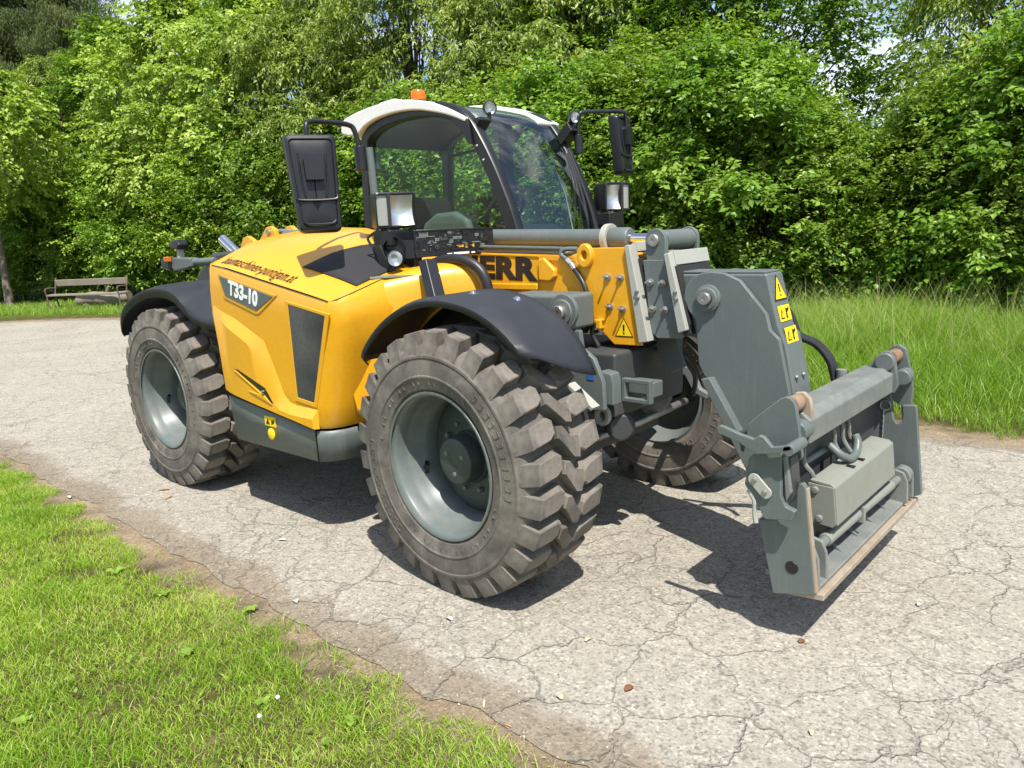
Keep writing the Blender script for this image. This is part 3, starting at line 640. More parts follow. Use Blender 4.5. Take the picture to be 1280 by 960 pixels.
for px_, py_ in ((2.84, -0.90), (3.02, -0.80)):
    zz = 0.655+math.sqrt(0.740**2-(px_-2.8)**2)
    part('fender_screw', MB().lathe([(0.0005, 0.014), (0.010, 0.012), (0.014, 0.004), (0.024, 0.003), (0.025, 0.0)], (px_, py_, zz+0.002), ((px_-2.8), 0, zz-0.655), 14), 'chrome', ff)
# rear fender: the outer edge dips forward into the hood
oc = spline([(-0.72, -1.06, 1.02), (-0.66, -1.10, 1.12), (-0.50, -1.12, 1.25), (-0.20, -1.12, 1.36), (0.08, -1.11, 1.385), (0.28, -1.11, 1.36), (0.42, -1.11, 1.285), (0.56, -1.11, 1.225), (0.72, -1.10, 1.20), (0.86, -1.08, 1.19)], 4)
ic = spline([(-0.74, -0.58, 1.02), (-0.70, -0.58, 1.12), (-0.55, -0.58, 1.27), (-0.25, -0.58, 1.385), (0.08, -0.58, 1.41), (0.28, -0.58, 1.41), (0.42, -0.58, 1.40), (0.56, -0.58, 1.39), (0.72, -0.58, 1.38), (0.86, -0.58, 1.37)], 4)
rows = []
for i, (a, b) in enumerate(zip(oc, ic)):
    row = []
    for s in (0, 0.2, 0.4, 0.55, 0.68, 0.8, 0.9, 0.97, 1.0):
        e = s**2.6 if i > 18 else s**5
        p = Vector((b.x+(a.x-b.x)*s, b.y+(a.y-b.y)*s, b.z+0.008*math.sin(s*3.1)+(a.z-b.z)*e)); row.append(p)
    row.append(row[-1]+Vector((0.0, 0.0, -0.055*min(1, 0.15+i/5)))); rows.append(row)
rf = part('rear_fender', MB().grid(rows), 'fender', TH, solid=0.008, angle=60, label='black plastic fender over the near rear tyre')
part('fender_screw', MB().lathe([(0.0005, 0.014), (0.010, 0.012), (0.014, 0.004), (0.026, 0.003), (0.027, 0.0)], (0.05, -0.86, 1.403), (0, 0, 1), 14), 'chrome', rf)
# far-side fenders
for nm, src in (('front_fender', ff), ('rear_fender', rf)):
    me = src.data.copy()
    for v in me.vertices: v.co.y *= -1
    me.flip_normals(); o = link(nm, me, TH); md = o.modifiers.new('solid', 'SOLIDIFY'); md.thickness = 0.008; md.offset = 0

# ---------------------------------------------------------------- rear end: exhaust, counterweight, light arm
rr_ = part('rear_cover', MB().prism([(-0.42, 1.10), (0.72, 1.10), (0.72, 1.60), (0.30, 1.62), (-0.10, 1.60), (-0.36, 1.45)], -0.62, -0.24), 'grey_dark', TH, 0.03)
part('exhaust_pipe', MB().tube(spline([(0.10, -0.40, 1.50), (-0.10, -0.42, 1.60), (-0.24, -0.44, 1.70)]), 0.038, 18), 'chrome', rr_)
part('counterweight', MB().prism([(-0.95, 0.55), (-0.62, 0.50), (-0.62, 1.35), (-0.85, 1.32), (-0.95, 1.15)], -0.62, 0.80), 'grey_dark', TH, 0.04)
la = part('rear_light_arm', MB().tube([(0.30, -0.80, 1.555), (0.04, -0.82, 1.548)], 0.026, 14).prism([(0.00, 1.508), (0.06, 1.518), (0.06, 1.580), (-0.20, 1.585), (-0.26, 1.555), (-0.26, 1.515), (-0.20, 1.490)], -0.86, -0.79), 'grey', TH, 0.01, label='grey arm with rear lights sticking out behind the hood')
part('tail_lamp', MB().prism([(-0.36, 1.505), (-0.22, 1.492), (-0.22, 1.588), (-0.33, 1.588), (-0.37, 1.555)], -0.88, -0.77), 'black', la, 0.02)
part('amber_marker', MB().box(-0.275, -0.205, -0.893, -0.862, 1.556, 1.592), 'amber', la, 0.006)
part('rear_work_lamp', MB().prism([(-0.20, 1.640), (-0.10, 1.640), (-0.08, 1.675), (-0.12, 1.71), (-0.20, 1.705), (-0.225, 1.67)], -0.86, -0.78), 'black', la, 0.015)
part('lamp_bracket', MB().box(-0.165, -0.13, -0.84, -0.80, 1.575, 1.65), 'grey_light', la, 0.004)

# ---------------------------------------------------------------- boom
BY0, BY1 = -0.14, 0.22
def bz(x): return 1.565-0.035*(x-2.2)
boom = part('boom', MB().prism([(-0.55, bz(-0.55)-0.30), (-0.45, bz(-0.45)-0.40), (3.16, bz(3.16)-0.40), (3.16, bz(3.16)), (-0.45, bz(-0.45)), (-0.55, bz(-0.55)-0.05)], BY0, BY1), 'yellow', TH, 0.03, 3, label='yellow box section of the telescopic boom')
part('boom_ear', MB().prism([(-0.66, 1.62), (-0.60, 1.70), (-0.53, 1.715), (-0.47, 1.69), (-0.42, 1.66), (-0.36, 1.665), (-0.28, 1.735), (-0.23, 1.775), (-0.17, 1.78), (-0.12, 1.75), (-0.10, 1.66), (-0.10, 1.58), (-0.66, 1.55)], -0.07, -0.03), 'yellow', boom, 0.006)
part('boom_ear', MB().prism([(-0.66, 1.62), (-0.60, 1.70), (-0.53, 1.715), (-0.47, 1.69), (-0.42, 1.66), (-0.36, 1.665), (-0.28, 1.735), (-0.23, 1.775), (-0.17, 1.78), (-0.12, 1.75), (-0.10, 1.66), (-0.10, 1.58), (-0.66, 1.55)], 0.11, 0.15), 'yellow', boom, 0.006)
part('ear_pin', MB().cyl((-0.19, -0.09, 1.735), (-0.19, 0.17, 1.735), 0.022, 16), 'steel', boom)
part('name_plate', MB().prism([(1.42, bz(1.42)-0.025), (2.612, bz(2.612)-0.030), (2.604, bz(2.6)-0.192), (1.42, bz(1.42)-0.192)], BY0-0.012, BY0+0.004), 'yellow', boom, 0.004)
tm = text_mesh('LIEBHERR', 'ink_black', 0.165, 1.0, 0.0095, 0.001, 0.0, 1.06)
wdt = max(v.co.x for v in tm.vertices)-min(v.co.x for v in tm.vertices)
for v in tm.vertices: v.co.x *= 1.07/wdt
place(tm, 'maker_lettering', boom, (2.06, BY0-0.0135, bz(2.06)-0.108), (1, 0, -0.035), (0, 0, 1))
part('boom_rail', MB().prism([(2.62, bz(2.6)-0.045), (2.66, bz(2.6)-0.035), (2.735, bz(2.7)-0.10), (2.735, bz(2.7)-0.135), (2.70, bz(2.7)-0.16), (2.62, bz(2.6)-0.16)], BY0-0.03, BY0+0.005), 'yellow', boom, 0.010, 3)
part('boom_rail', MB().box(1.4, 2.60, BY0-0.02, BY0+0.005, bz(2.0)-0.235, bz(2.0)-0.20), 'yellow', boom, 0.006)
part('steel_pipe', MB().tube([(0.6, BY0+0.01, bz(0.6)+0.012), (2.76, BY0+0.01, bz(2.76)+0.012), (2.80, BY0-0.01, bz(2.8)+0.010)], 0.012, 10), 'grey', boom)
part('steel_pipe', MB().tube([(1.8, BY0-0.018, bz(1.8)-0.012), (2.85, BY0-0.018, bz(2.85)-0.012)], 0.006, 8), 'grey_dark', boom)
# boom front plates
ep = [(2.905, 1.500), (2.92, 1.560), (3.178, 1.559), (3.267, 1.074), (3.105, 1.071), (3.03, 1.135), (2.96, 1.195), (2.905, 1.225)]
fp = part('boom_end_plate', MB().prism(ep, BY0-0.025, BY0-0.003), 'yellow', boom, 0.004)
part('boom_end_plate', MB().prism(ep, BY1+0.003, BY1+0.025), 'yellow', boom, 0.004)
part('lifting_eye', MB().ring([(2.948+0.046*math.cos(q), 1.522+0.062*math.sin(q)) for q in [2*math.pi*i/24 for i in range(24)]], [(2.948+0.018*math.cos(q), 1.524+0.022*math.sin(q)) for q in [2*math.pi*i/24 for i in range(24)]], BY0-0.055, BY0-0.02), 'yellow', boom, 0.008, 3)
ME_PB = mesh_of(MB().lathe([(0.0005, 0.020), (0.007, 0.018), (0.009, 0.012), (0.018, 0.010), (0.019, 0.0)], (0, 0, 0), (0, -1, 0), 14).cyl((0, -0.005, 0), (0, -0.045, 0.004), 0.006, 8), 'wear_pad_bolt', M['steel'], True)
for x, z in ((3.075, 1.413), (3.152, 1.410), (3.086, 1.264), (3.163, 1.254)): link('wear_pad_bolt', ME_PB, boom, (x, BY0-0.025, z))
def warn_tri(parent, c, xd, yd, s):
    place(poly_flat([(-s*0.62, -s*0.5), (s*0.62, -s*0.5), (0, s*0.62)], 'ink_black'), 'warning_triangle', parent, c, xd, yd)
    n = Vector(xd).cross(Vector(yd)).normalized(); c = Vector(c)+n*0.0012
    place(poly_flat([(-s*0.52, -s*0.44), (s*0.52, -s*0.44), (0, s*0.50)], 'sticker'), 'triangle_field', parent, c, xd, yd); c = c+n*0.0012
    place(poly_flat([(-s*0.05, -s*0.17), (s*0.05, -s*0.17), (s*0.06, s*0.2), (-s*0.06, s*0.2)], 'ink_black'), 'exclamation_mark', parent, c, xd, yd)
    place(poly_flat([(-s*0.05, -s*0.34), (s*0.05, -s*0.34), (s*0.05, -s*0.24), (-s*0.05, -s*0.24)], 'ink_black'), 'exclamation_dot', parent, c, xd, yd)
warn_tri(boom, (3.166, BY0-0.0255, 1.158), (1, 0, 0), (0, 0, 1), 0.088)
def collar(pts_near, y0, y1, zt):
    return None
# bolted light-grey wear collars
c1 = part('wear_collar', MB().prism([(3.186, 1.566), (3.214, 1.572), (3.318, 1.100), (3.262, 1.090)], -0.185, -0.115), 'grey_light', boom, 0.005)
part('collar_top', MB().obox((3.205, 0.02, 1.556), (0.016, 0, 0.004), (0, 0.135, 0), (-0.006, 0, 0.024)), 'grey_light', boom, 0.004)
part('collar_side', MB().prism([(3.186, 1.54), (3.214, 1.54), (3.29, 1.10), (3.25, 1.10)], 0.20, 0.245), 'grey_light', boom, 0.005)
part('wear_pad', MB().prism([(3.215, 1.50), (3.245, 1.50), (3.325, 1.10), (3.29, 1.09)], -0.13, 0.17), 'black_matt', boom)
ME_SC = mesh_of(MB().lathe([(0.0005, 0.012), (0.008, 0.011), (0.011, 0.0)], (0, 0, 0), (0, -1, 0), 10), 'collar_screw', M['steel'], True)
for x, z in ((3.258, 1.345), (3.263, 1.315)): link('collar_screw', ME_SC, boom, (x, -0.185, z))
# second section
b2 = part('boom_middle_section', MB().prism([(2.6, 1.50), (3.44, 1.475), (3.44, 1.14), (2.6, 1.16)], -0.095, 0.175), 'grey_dark', TH, 0.015)
part('section_plate', MB().prism([(3.262, 1.495), (3.372, 1.494), (3.384, 1.51), (3.486, 1.135), (3.472, 1.118), (3.340, 1.112), (3.300, 1.145), (3.285, 1.30)], -0.135, -0.112), 'grey', b2, 0.004)
part('section_plate', MB().prism([(3.262, 1.495), (3.372, 1.494), (3.384, 1.51), (3.486, 1.135), (3.472, 1.118), (3.340, 1.112), (3.300, 1.145), (3.285, 1.30)], 0.178, 0.20), 'grey', b2, 0.004)
for x, z in ((3.305, 1.386), (3.376, 1.383), (3.317, 1.257), (3.389, 1.256)): link('wear_pad_bolt', ME_PB, b2, (x, -0.135, z))
part('wear_collar', MB().prism([(3.398, 1.524), (3.426, 1.530), (3.520, 1.165), (3.474, 1.150)], -0.172, -0.100), 'grey_light', b2, 0.005)
part('collar_top', MB().obox((3.425, 0.035, 1.500), (0.016, 0, 0.004), (0, 0.165, 0), (-0.008, 0, 0.034)), 'grey_light', b2, 0.004)
part('collar_side', MB().prism([(3.40, 1.50), (3.43, 1.50), (3.50, 1.17), (3.46, 1.16)], 0.165, 0.20), 'grey_light', b2, 0.005)
part('wear_pad', MB().prism([(3.430, 1.465), (3.452, 1.465), (3.53, 1.145), (3.50, 1.13)], -0.145, 0.19), 'black_matt', b2)
for x, z in ((3.462, 1.345), (3.467, 1.312)): link('collar_screw', ME_SC, b2, (x, -0.172, z))
# extension cylinder on top of the boom
CZ = lambda x: 1.628-0.030*(x-2.08)
cy = part('extension_cylinder', MB().cyl((-0.12, 0.04, CZ(-0.12)+0.005), (2.93, 0.04, CZ(2.93)), 0.047, 28), 'grey', TH)
part('cylinder_clamp', MB().ring([(0.04+0.075*math.cos(q), CZ(2.95)+0.075*math.sin(q)-0.0) for q in [2*math.pi*i/28 for i in range(28)]], [(0.04+0.05*math.cos(q), CZ(2.95)+0.05*math.sin(q)) for q in [2*math.pi*i/28 for i in range(28)]], 2.93, 2.965, 'x'), 'grey_light', cy, 0.004)
part('cylinder_gland', MB().lathe([(0.050, 0.0), (0.056, 0.01), (0.056, 0.11), (0.050, 0.12), (0.02, 0.12)], (2.96, 0.04, CZ(2.96)), (1, 0, -0.03), 28), 'grey', cy)
part('piston_rod', MB().cyl((3.0, 0.04, CZ(3.0)), (3.34, 0.04, CZ(3.34)), 0.026, 24), 'chrome', cy)
part('rod_eye', MB().cyl((3.332, -0.085, 1.585), (3.332, 0.185, 1.585), 0.050, 28), 'grey', cy, 0.004)
part('eye_plate', MB().prism([(3.285, 1.45), (3.272, 1.585)]+circle2(3.328, 1.588, 0.056, 180, 0, 12)+[(3.384, 1.45)], -0.128, -0.098), 'grey', cy, 0.003)
part('eye_plate', MB().prism([(3.285, 1.45), (3.272, 1.585)]+circle2(3.328, 1.588, 0.056, 180, 0, 12)+[(3.384, 1.45)], 0.187, 0.212), 'grey', cy, 0.003)
part('eye_pin', MB().lathe([(0.030, 0.0), (0.030, 0.012), (0.026, 0.016), (0.009, 0.016), (0.008, 0.012), (0.0005, 0.012)], (3.322, -0.128, 1.588), (0, -1, 0), 24), 'steel', cy)
# hose and pipe on the near side of the boom
hp = part('boom_hose', MB().tube(spline([(2.86, -0.165, 1.46), (2.93, -0.185, 1.39), (2.97, -0.19, 1.30), (2.985, -0.19, 1.20), (2.99, -0.19, 1.12), (3.02, -0.185, 1.06)]), 0.0135, 12), 'hose', TH)
part('hose_fitting', MB().tube([(2.815, -0.158, 1.500), (2.84, -0.160, 1.480)], 0.020, 6).tube([(2.84, -0.160, 1.480), (2.868, -0.167, 1.452)], 0.016, 12), 'steel', hp)
part('hose_pipe', MB().tube(spline([(2.86, -0.13, bz(2.85)+0.012), (2.79, -0.150, bz(2.79)+0.01), (2.775, -0.158, 1.53), (2.81, -0.158, 1.505)], 6), 0.013, 10), 'grey', hp)
part('hose_clamp', MB().box(2.955, 3.02, -0.215, -0.165, 1.155, 1.185), 'black', hp, 0.004)
part('clamp_bracket', MB().box(3.005, 3.045, -0.20, -0.14, 1.15, 1.20), 'yellow', hp, 0.006)

# ---------------------------------------------------------------- boom head
HD = [(3.484, 1.316), (3.493, 1.366), (3.525, 1.408), (3.575, 1.432), (3.63, 1.438), (3.69, 1.432), (3.766, 1.400), (3.891, 1.255), (3.911, 1.181), (3.952, 1.144), (3.996, 0.947), (4.059, 0.608), (4.08, 0.481), (3.924, 0.392), (3.857, 0.476), (3.827, 0.607), (3.66, 0.921), (3.594, 0.946), (3.564, 1.002), (3.547, 1.212), (3.510, 1.256)]
hd = part('boom_head', MB().prism([(3.40, 1.425), (3.775, 1.428), (3.875, 1.428), (3.935, 1.20), (3.975, 1.10), (4.03, 0.80), (4.06, 0.55), (3.95, 0.45), (3.86, 0.60), (3.72, 0.92), (3.60, 1.10), (3.43, 1.14)], -0.098, 0.075), 'grey', TH, 0.012, label='tall grey boom head carrying yellow warning stickers')
part('head_plate', MB().prism(HD, -0.135, -0.105), 'grey', hd, 0.005)
part('head_plate', MB().prism(HD, 0.082, 0.112), 'grey', hd, 0.005)
part('head_lip', MB().obox((3.66, -0.01, 1.4325), (0.205, 0, 0.0), (0, 0.080, 0), (0, 0, 0.005)), 'grey', hd, 0.004)
part('head_fin', MB().prism([(3.600, 0.940), (3.645, 0.950), (3.868, 0.590), (3.892, 0.440), (3.842, 0.515)], -0.185, -0.130), 'grey', hd, 0.005)
part('head_pin_boss', MB().lathe([(0.062, 0.0), (0.062, 0.016), (0.050, 0.020), (0.048, 0.026), (0.032, 0.028)], (3.615, -0.135, 1.318), (0, -1, 0), 30), 'grey', hd)
part('head_pin', MB().lathe([(0.030, 0.0), (0.030, 0.045), (0.027, 0.049), (0.009, 0.049), (0.008, 0.046), (0.0005, 0.046)], (3.612, -0.135, 1.318), (0, -1, 0), 26), 'steel', hd)
# stickers on the front slope of the head
fn = Vector((0.228, 0, 0.060)).normalized(); fx = Vector((0, 1, 0)); fy = Vector((-0.060, 0, 0.228)).normalized()
def on_slope(t, y): return Vector((3.875+0.060*t, y, 1.428-0.228*t)) + fn*0.002
warn_tri(hd, on_slope(0.32, -0.015), fx, fy, 0.105)
for t in (0.80, 1.0):
    c = on_slope(t if t < 1 else 1.22, -0.012)
    if t == 1.0: c = Vector((3.956, -0.010, 1.150)); fn2 = Vector((0.1, 0, 0.04)).normalized(); c += fn2*0.002
    place(poly_flat([(-0.062, -0.036), (0.062, -0.036), (0.062, 0.036), (-0.062, 0.036)], 'sticker'), 'warning_sticker', hd, c, fx, fy)
    n = fn*0.002
    place(poly_flat([(-0.050, -0.024), (-0.012, -0.024), (-0.031, 0.020)], 'ink_black'), 'sticker_print', hd, c+n, fx, fy)
    place(poly_flat([(-0.041, -0.019), (-0.021, -0.019), (-0.031, 0.005)], 'sticker'), 'sticker_field', hd, c+n*1.7, fx, fy)
    place(poly_flat([(0.008, -0.024), (0.022, -0.026), (0.020, 0.0), (0.044, 0.012), (0.046, 0.024), (0.03, 0.018), (0.012, 0.022)], 'ink_black'), 'sticker_print', hd, c+n, fx, fy)
for y in (-0.055, 0.025):
    part('head_screw', MB().lathe([(0.0005, 0.010), (0.009, 0.009), (0.012, 0.0)], (4.005, y, 0.965), (1, 0, 0.2), 10), 'steel', hd)
# hoses looping out of the head towards the carriage
for k, dy in enumerate((0.0, 0.035)):
    part('head_hose', MB().tube(spline([(3.78, 0.16+dy, 1.22), (3.86, 0.26+dy, 1.11), (3.94, 0.34+dy, 1.05), (4.00, 0.36+dy, 0.97), (4.03, 0.36+dy, 0.87), (4.06, 0.34+dy, 0.82)]), 0.016, 12), 'hose', hd)
part('head_hose', MB().tube(spline([(3.70, 0.15, 1.33), (3.84, 0.20, 1.25), (3.90, 0.22, 1.10), (3.90, 0.22, 0.95)]), 0.015, 12), 'hose', hd)

# ---------------------------------------------------------------- quick hitch frame
qh = part('hitch_beam', MB().prism([(4.085, 0.918), (4.200, 0.922), (4.238, 0.892), (4.238, 0.800), (4.085, 0.79)], -0.50, 0.60), 'grey_worn', TH, 0.006, 2, label='heavy grey cross beam of the quick hitch')
part('hook_plate', MB().prism([(4.000, 0.72), (4.021, 0.872), (4.096, 0.943), (4.150, 0.990), (4.172, 0.999), (4.192, 0.994), (4.208, 0.972), (4.223, 0.896), (4.239, 0.768), (4.232, 0.755), (4.214, 0.754), (4.195, 0.79), (4.10, 0.775), (4.055, 0.70)], -0.585, -0.560), 'grey', qh, 0.004)
part('hook_plate', MB().prism([(4.10, 0.80), (4.14, 0.95), (4.165, 0.995), (4.20, 1.0), (4.225, 0.975), (4.236, 0.92), (4.222, 0.86), (4.205, 0.80)], -0.480, -0.455), 'wornedge', qh, 0.006)
part('hook_pin', MB().cyl((4.178, -0.56, 0.958), (4.178, -0.47, 0.958), 0.034, 22), 'rust', qh)
part('hook_boss', MB().cyl((4.205, -0.56, 0.858), (4.205, -0.47, 0.858), 0.04, 20), 'grey', qh, 0.006)
part('hook_plate', MB().prism([(4.072, 0.861), (4.109, 0.905), (4.165, 0.985), (4.19, 1.003), (4.216, 1.003), (4.236, 0.975), (4.245, 0.937), (4.262, 0.84), (4.244, 0.797), (4.10, 0.80)], 0.560, 0.595), 'grey', qh, 0.005)
part('hook_plate', MB().prism([(4.10, 0.80), (4.165, 0.965), (4.190, 1.01), (4.222, 1.02), (4.256, 1.000), (4.285, 0.885), (4.300, 0.80), (4.295, 0.72), (4.26, 0.70)], 0.685, 0.71), 'grey', qh, 0.004)
part('hook_pin', MB().cyl((4.212, 0.585, 0.965), (4.212, 0.70, 0.965), 0.034, 22), 'rust', qh)
part('hook_boss', MB().lathe([(0.045, 0), (0.045, 0.018), (0.040, 0.022), (0.0005, 0.022)], (4.200, 0.560, 0.952), (0, -1, 0), 24), 'grey', qh)
part('hook_boss', MB().cyl((4.265, 0.60, 0.87), (4.265, 0.685, 0.87), 0.04, 20), 'grey', qh, 0.008)
part('hose_socket', MB().cyl((4.06, 0.36, 0.80), (4.06, 0.36, 0.935), 0.024, 14), 'grey_worn', qh)
part('hitch_web', MB().prism([(3.95, 0.45), (4.05, 0.42), (4.10, 0.80), (4.09, 0.90), (4.00, 0.86)], -0.10, 0.10), 'grey', qh, 0.005)
part('hitch_arm', MB().prism([(3.98, 0.74), (4.10, 0.79), (4.10, 0.88), (3.96, 0.82)], -0.56, 0.55), 'grey_dark', qh, 0.008)
part('lock_cheek', MB().prism([(4.060, 0.66), (4.076, 0.769), (4.121, 0.812), (4.206, 0.812), (4.206, 0.640), (4.225, 0.600), (4.262, 0.590), (4.250, 0.550), (4.145, 0.532), (4.100, 0.60)], -0.695, -0.665), 'grey', qh, 0.005)
part('lock_cheek', MB().prism([(4.205, 0.79), (4.228, 0.785), (4.245, 0.64), (4.225, 0.60)], -0.665, -0.59), 'grey_dark', qh, 0.004)
part('lock_stop', MB().prism([(4.205, 0.79), (4.218, 0.795), (4.240, 0.655), (4.222, 0.62)], -0.685, -0.645), 'grey_worn', qh, 0.003)
part('release_lever', MB().prism([(3.960, 0.880), (3.972, 0.893), (3.99, 0.890), (4.051, 0.871), (4.112, 0.858), (4.134, 0.877), (4.152, 0.872), (4.184, 0.838), (4.253, 0.856), (4.262, 0.838), (4.20, 0.815), (4.117, 0.800), (4.052, 0.838), (3.969, 0.859)], -0.735, -0.712), 'grey', qh, 0.004)
part('lever_knuckle', MB().cyl((4.245, -0.735, 0.835), (4.245, -0.60, 0.835), 0.022, 14), 'grey', qh, 0.003)
lk = part('link_plate', MB().prism([(4.104+0.024*math.cos(R(a)), 0.690+0.024*math.sin(R(a))) for a in range(60, 241, 20)]+[(4.150+0.024*math.cos(R(a)), 0.645+0.024*math.sin(R(a))) for a in range(240, 421, 20)], -0.708, -0.698), 'grey_light', qh, 0.002)
for x, z in ((4.106, 0.690), (4.148, 0.648)): link('link_bolt', ME_SC, lk, (x, -0.708, z))
part('chain_rod', MB().tube(spline([(4.075, -0.69, 0.640), (4.10, -0.69, 0.60), (4.102, -0.69, 0.545), (4.108, -0.69, 0.51)], 4), 0.010, 8), 'grey_light', qh)

# ---------------------------------------------------------------- fork carriage
fc = part('fork_carriage', MB().prism([(4.165, 0.225), (4.195, 0.225), (4.140, 0.56), (4.15, 0.70), (4.15, 0.78), (4.125, 0.78), (4.110, 0.56)], -0.60, 0.652), 'grey_dark', TH, 0.004, label='grey fork carriage with worn bottom bar at the tip of the boom')
part('side_plate', MB().prism([(4.095, 0.50), (4.222, 0.53), (4.243, 0.561), (4.243, 0.660), (4.250, 0.679), (4.263, 0.683), (4.276, 0.667), (4.323, 0.246), (4.159, 0.203)], -0.635, -0.605), 'grey', fc, 0.004)
part('plate_edge', MB().obox((4.301, -0.62, 0.458), (0.003, 0, 0), (0, 0.0145, 0), (-0.0235, 0, 0.205)), 'wornedge', fc)
part('plate_hole_shade', MB().lathe([(0.026, 0.001), (0.024, 0.003), (0.0005, 0.0015)], (4.232, -0.635, 0.335), (0, -1, 0), 22), 'black', fc)  # black disc laid on the uncut plate, coloured as the shade inside a hole
part('side_plate', MB().prism([(4.085, 0.24), (4.10, 0.66), (4.13, 0.82), (4.20, 0.82), (4.215, 0.70), (4.222, 0.645), (4.240, 0.622), (4.262, 0.630), (4.268, 0.66), (4.262, 0.72), (4.325, 0.725), (4.373, 0.273), (4.323, 0.246)], 0.655, 0.685), 'grey', fc, 0.004)
part('side_plate', MB().prism([(4.24, 0.72), (4.30, 0.715), (4.33, 0.62), (4.26, 0.60)], 0.700, 0.725), 'grey', fc, 0.004)
part('bottom_bar', MB().prism([(4.190, 0.205), (4.350, 0.218), (4.350, 0.244), (4.190, 0.230)], -0.615, 0.695), 'wornedge', fc, 0.004, label='scuffed bare steel bar along the bottom edge')
part('bottom_tray', MB().prism([(4.11, 0.26), (4.325, 0.2475), (4.325, 0.262), (4.11, 0.285)], -0.60, 0.655), 'grey_worn', fc, 0.003)
for y in (-0.42, -0.22, -0.02, 0.18, 0.38):
    part('gusset', MB().prism([(4.17, 0.262), (4.30, 0.262), (4.17, 0.335)], y-0.008, y+0.008), 'grey', fc, 0.001)
part('fork_shaft', MB().cyl((4.272, -0.50, 0.375), (4.292, 0.56, 0.375), 0.020, 20), 'grey_worn', fc)
part('shaft_sleeve', MB().cyl((4.273, -0.40, 0.375), (4.278, -0.04, 0.375), 0.027, 20), 'cover', fc, 0.003)
part('shaft_sleeve', MB().cyl((4.279, 0.0, 0.375), (4.288, 0.42, 0.375), 0.025, 20), 'cover', fc, 0.003)
part('shaft_clamp', MB().obox((4.280, -0.02, 0.37), (0.032, 0, 0), (0, 0.012, 0), (0, 0, 0.038)), 'cover', fc, 0.005)
for y in (-0.585, -0.50):
    part('shaft_lug', MB().prism([(4.19, 0.25), (4.325, 0.25), (4.318, 0.37), (4.30, 0.415), (4.26, 0.425), (4.23, 0.40)], y-0.010, y+0.010), 'grey_worn', fc, 0.006)
part('shaft_end', MB().lathe([(0.026, 0.0), (0.026, 0.012), (0.018, 0.013), (0.017, 0.006), (0.0005, 0.006)], (4.280, -0.595, 0.372), (0, -1, 0), 20), 'black', fc)
for y in (0.53, 0.625):
    part('shaft_lug', MB().prism([(4.21, 0.25), (4.345, 0.26), (4.340, 0.37), (4.32, 0.415), (4.28, 0.425), (4.25, 0.40)], y-0.010, y+0.010), 'grey_worn', fc, 0.006)
part('shaft_ring', MB().ring([(4.30+0.045*math.cos(q), 0.385+0.045*math.sin(q)) for q in [2*math.pi*i/20 for i in range(20)]], [(4.30+0.022*math.cos(q), 0.385+0.022*math.sin(q)) for q in [2*math.pi*i/20 for i in range(20)]], 0.545, 0.61), 'grey_worn', fc, 0.005)
cv = part('cover_box', MB().prism([(4.215, 0.442), (4.292, 0.430), (4.318, 0.442), (4.302, 0.598), (4.284, 0.612), (4.20, 0.620), (4.20, 0.608), (4.278, 0.598), (4.290, 0.590), (4.300, 0.452), (4.288, 0.444), (4.215, 0.455)], -0.385, 0.385), 'cover', fc, 0.004, label='pale grey sheet metal cover in front of the fork shaft')
part('cover_end', MB().prism([(4.205, 0.440), (4.30, 0.432), (4.312, 0.45), (4.297, 0.600), (4.195, 0.606)], -0.394, -0.386), 'cover', cv, 0.002)
part('cover_end', MB().prism([(4.205, 0.440), (4.30, 0.432), (4.312, 0.45), (4.297, 0.600), (4.195, 0.606)], 0.386, 0.394), 'cover', cv, 0.002)
for x, z in ((4.225, 0.580), (4.245, 0.462)): link('cover_screw', mesh_of(MB().lathe([(0.0005, 0.010), (0.012, 0.009), (0.016, 0.0)], (0, 0, 0), (0, -1, 0), 12), 'cover_screw', M['grey_worn'], True), cv, (x, -0.394, z))
for y in (-0.12, 0.0):
    part('cover_slot', MB().box(4.255, 4.289, y-0.016, y+0.016, 0.6105, 0.6155), 'black', cv)
# steel guide loops and hook under the beam
part('guide_strap', MB().tube(spline([(4.15, -0.36, 0.80), (4.165, -0.375, 0.74), (4.17, -0.375, 0.68), (4.20, -0.36, 0.63), (4.205, -0.34, 0.575)]), 0.011, 8), 'grey_worn', fc)
for y in (-0.12, -0.02, 0.06):
    part('guide_strap', MB().tube(spline([(4.16, y, 0.80), (4.20, y-0.01, 0.76), (4.205, y, 0.70), (4.235, y+0.01, 0.645)]), 0.010, 8), 'grey_worn', fc)
part('hose_hook', MB().tube(spline([(4.18, -0.13, 0.70), (4.235, -0.13, 0.66), (4.255, -0.08, 0.635), (4.257, -0.01, 0.64), (4.25, 0.03, 0.68), (4.235, 0.04, 0.71)]), 0.018, 12), 'grey', fc)
part('hook_rod', MB().cyl((4.15, -0.34, 0.665), (4.16, -0.12, 0.67), 0.014, 10), 'grey_worn', fc)
# safety pin on a little chain at the far plate
rg = part('pin_ring', MB().tube([(4.185, 0.648, 0.735+0.0)]+[(4.185+0.024*math.sin(q), 0.648, 0.712+0.026*math.cos(q)) for q in [2*math.pi*i/16 for i in range(1, 17)]], 0.003, 6), 'steel', fc)
for k in range(11):
    part('chain_link', MB().tube([(4.180+0.002*math.cos(q)*(k % 2), 0.646+0.004*math.cos(q)*((k+1) % 2), 0.680-0.013*k+0.009*math.sin(q)) for q in [2*math.pi*i/8 for i in range(9)]], 0.0022, 5), 'steel', fc)

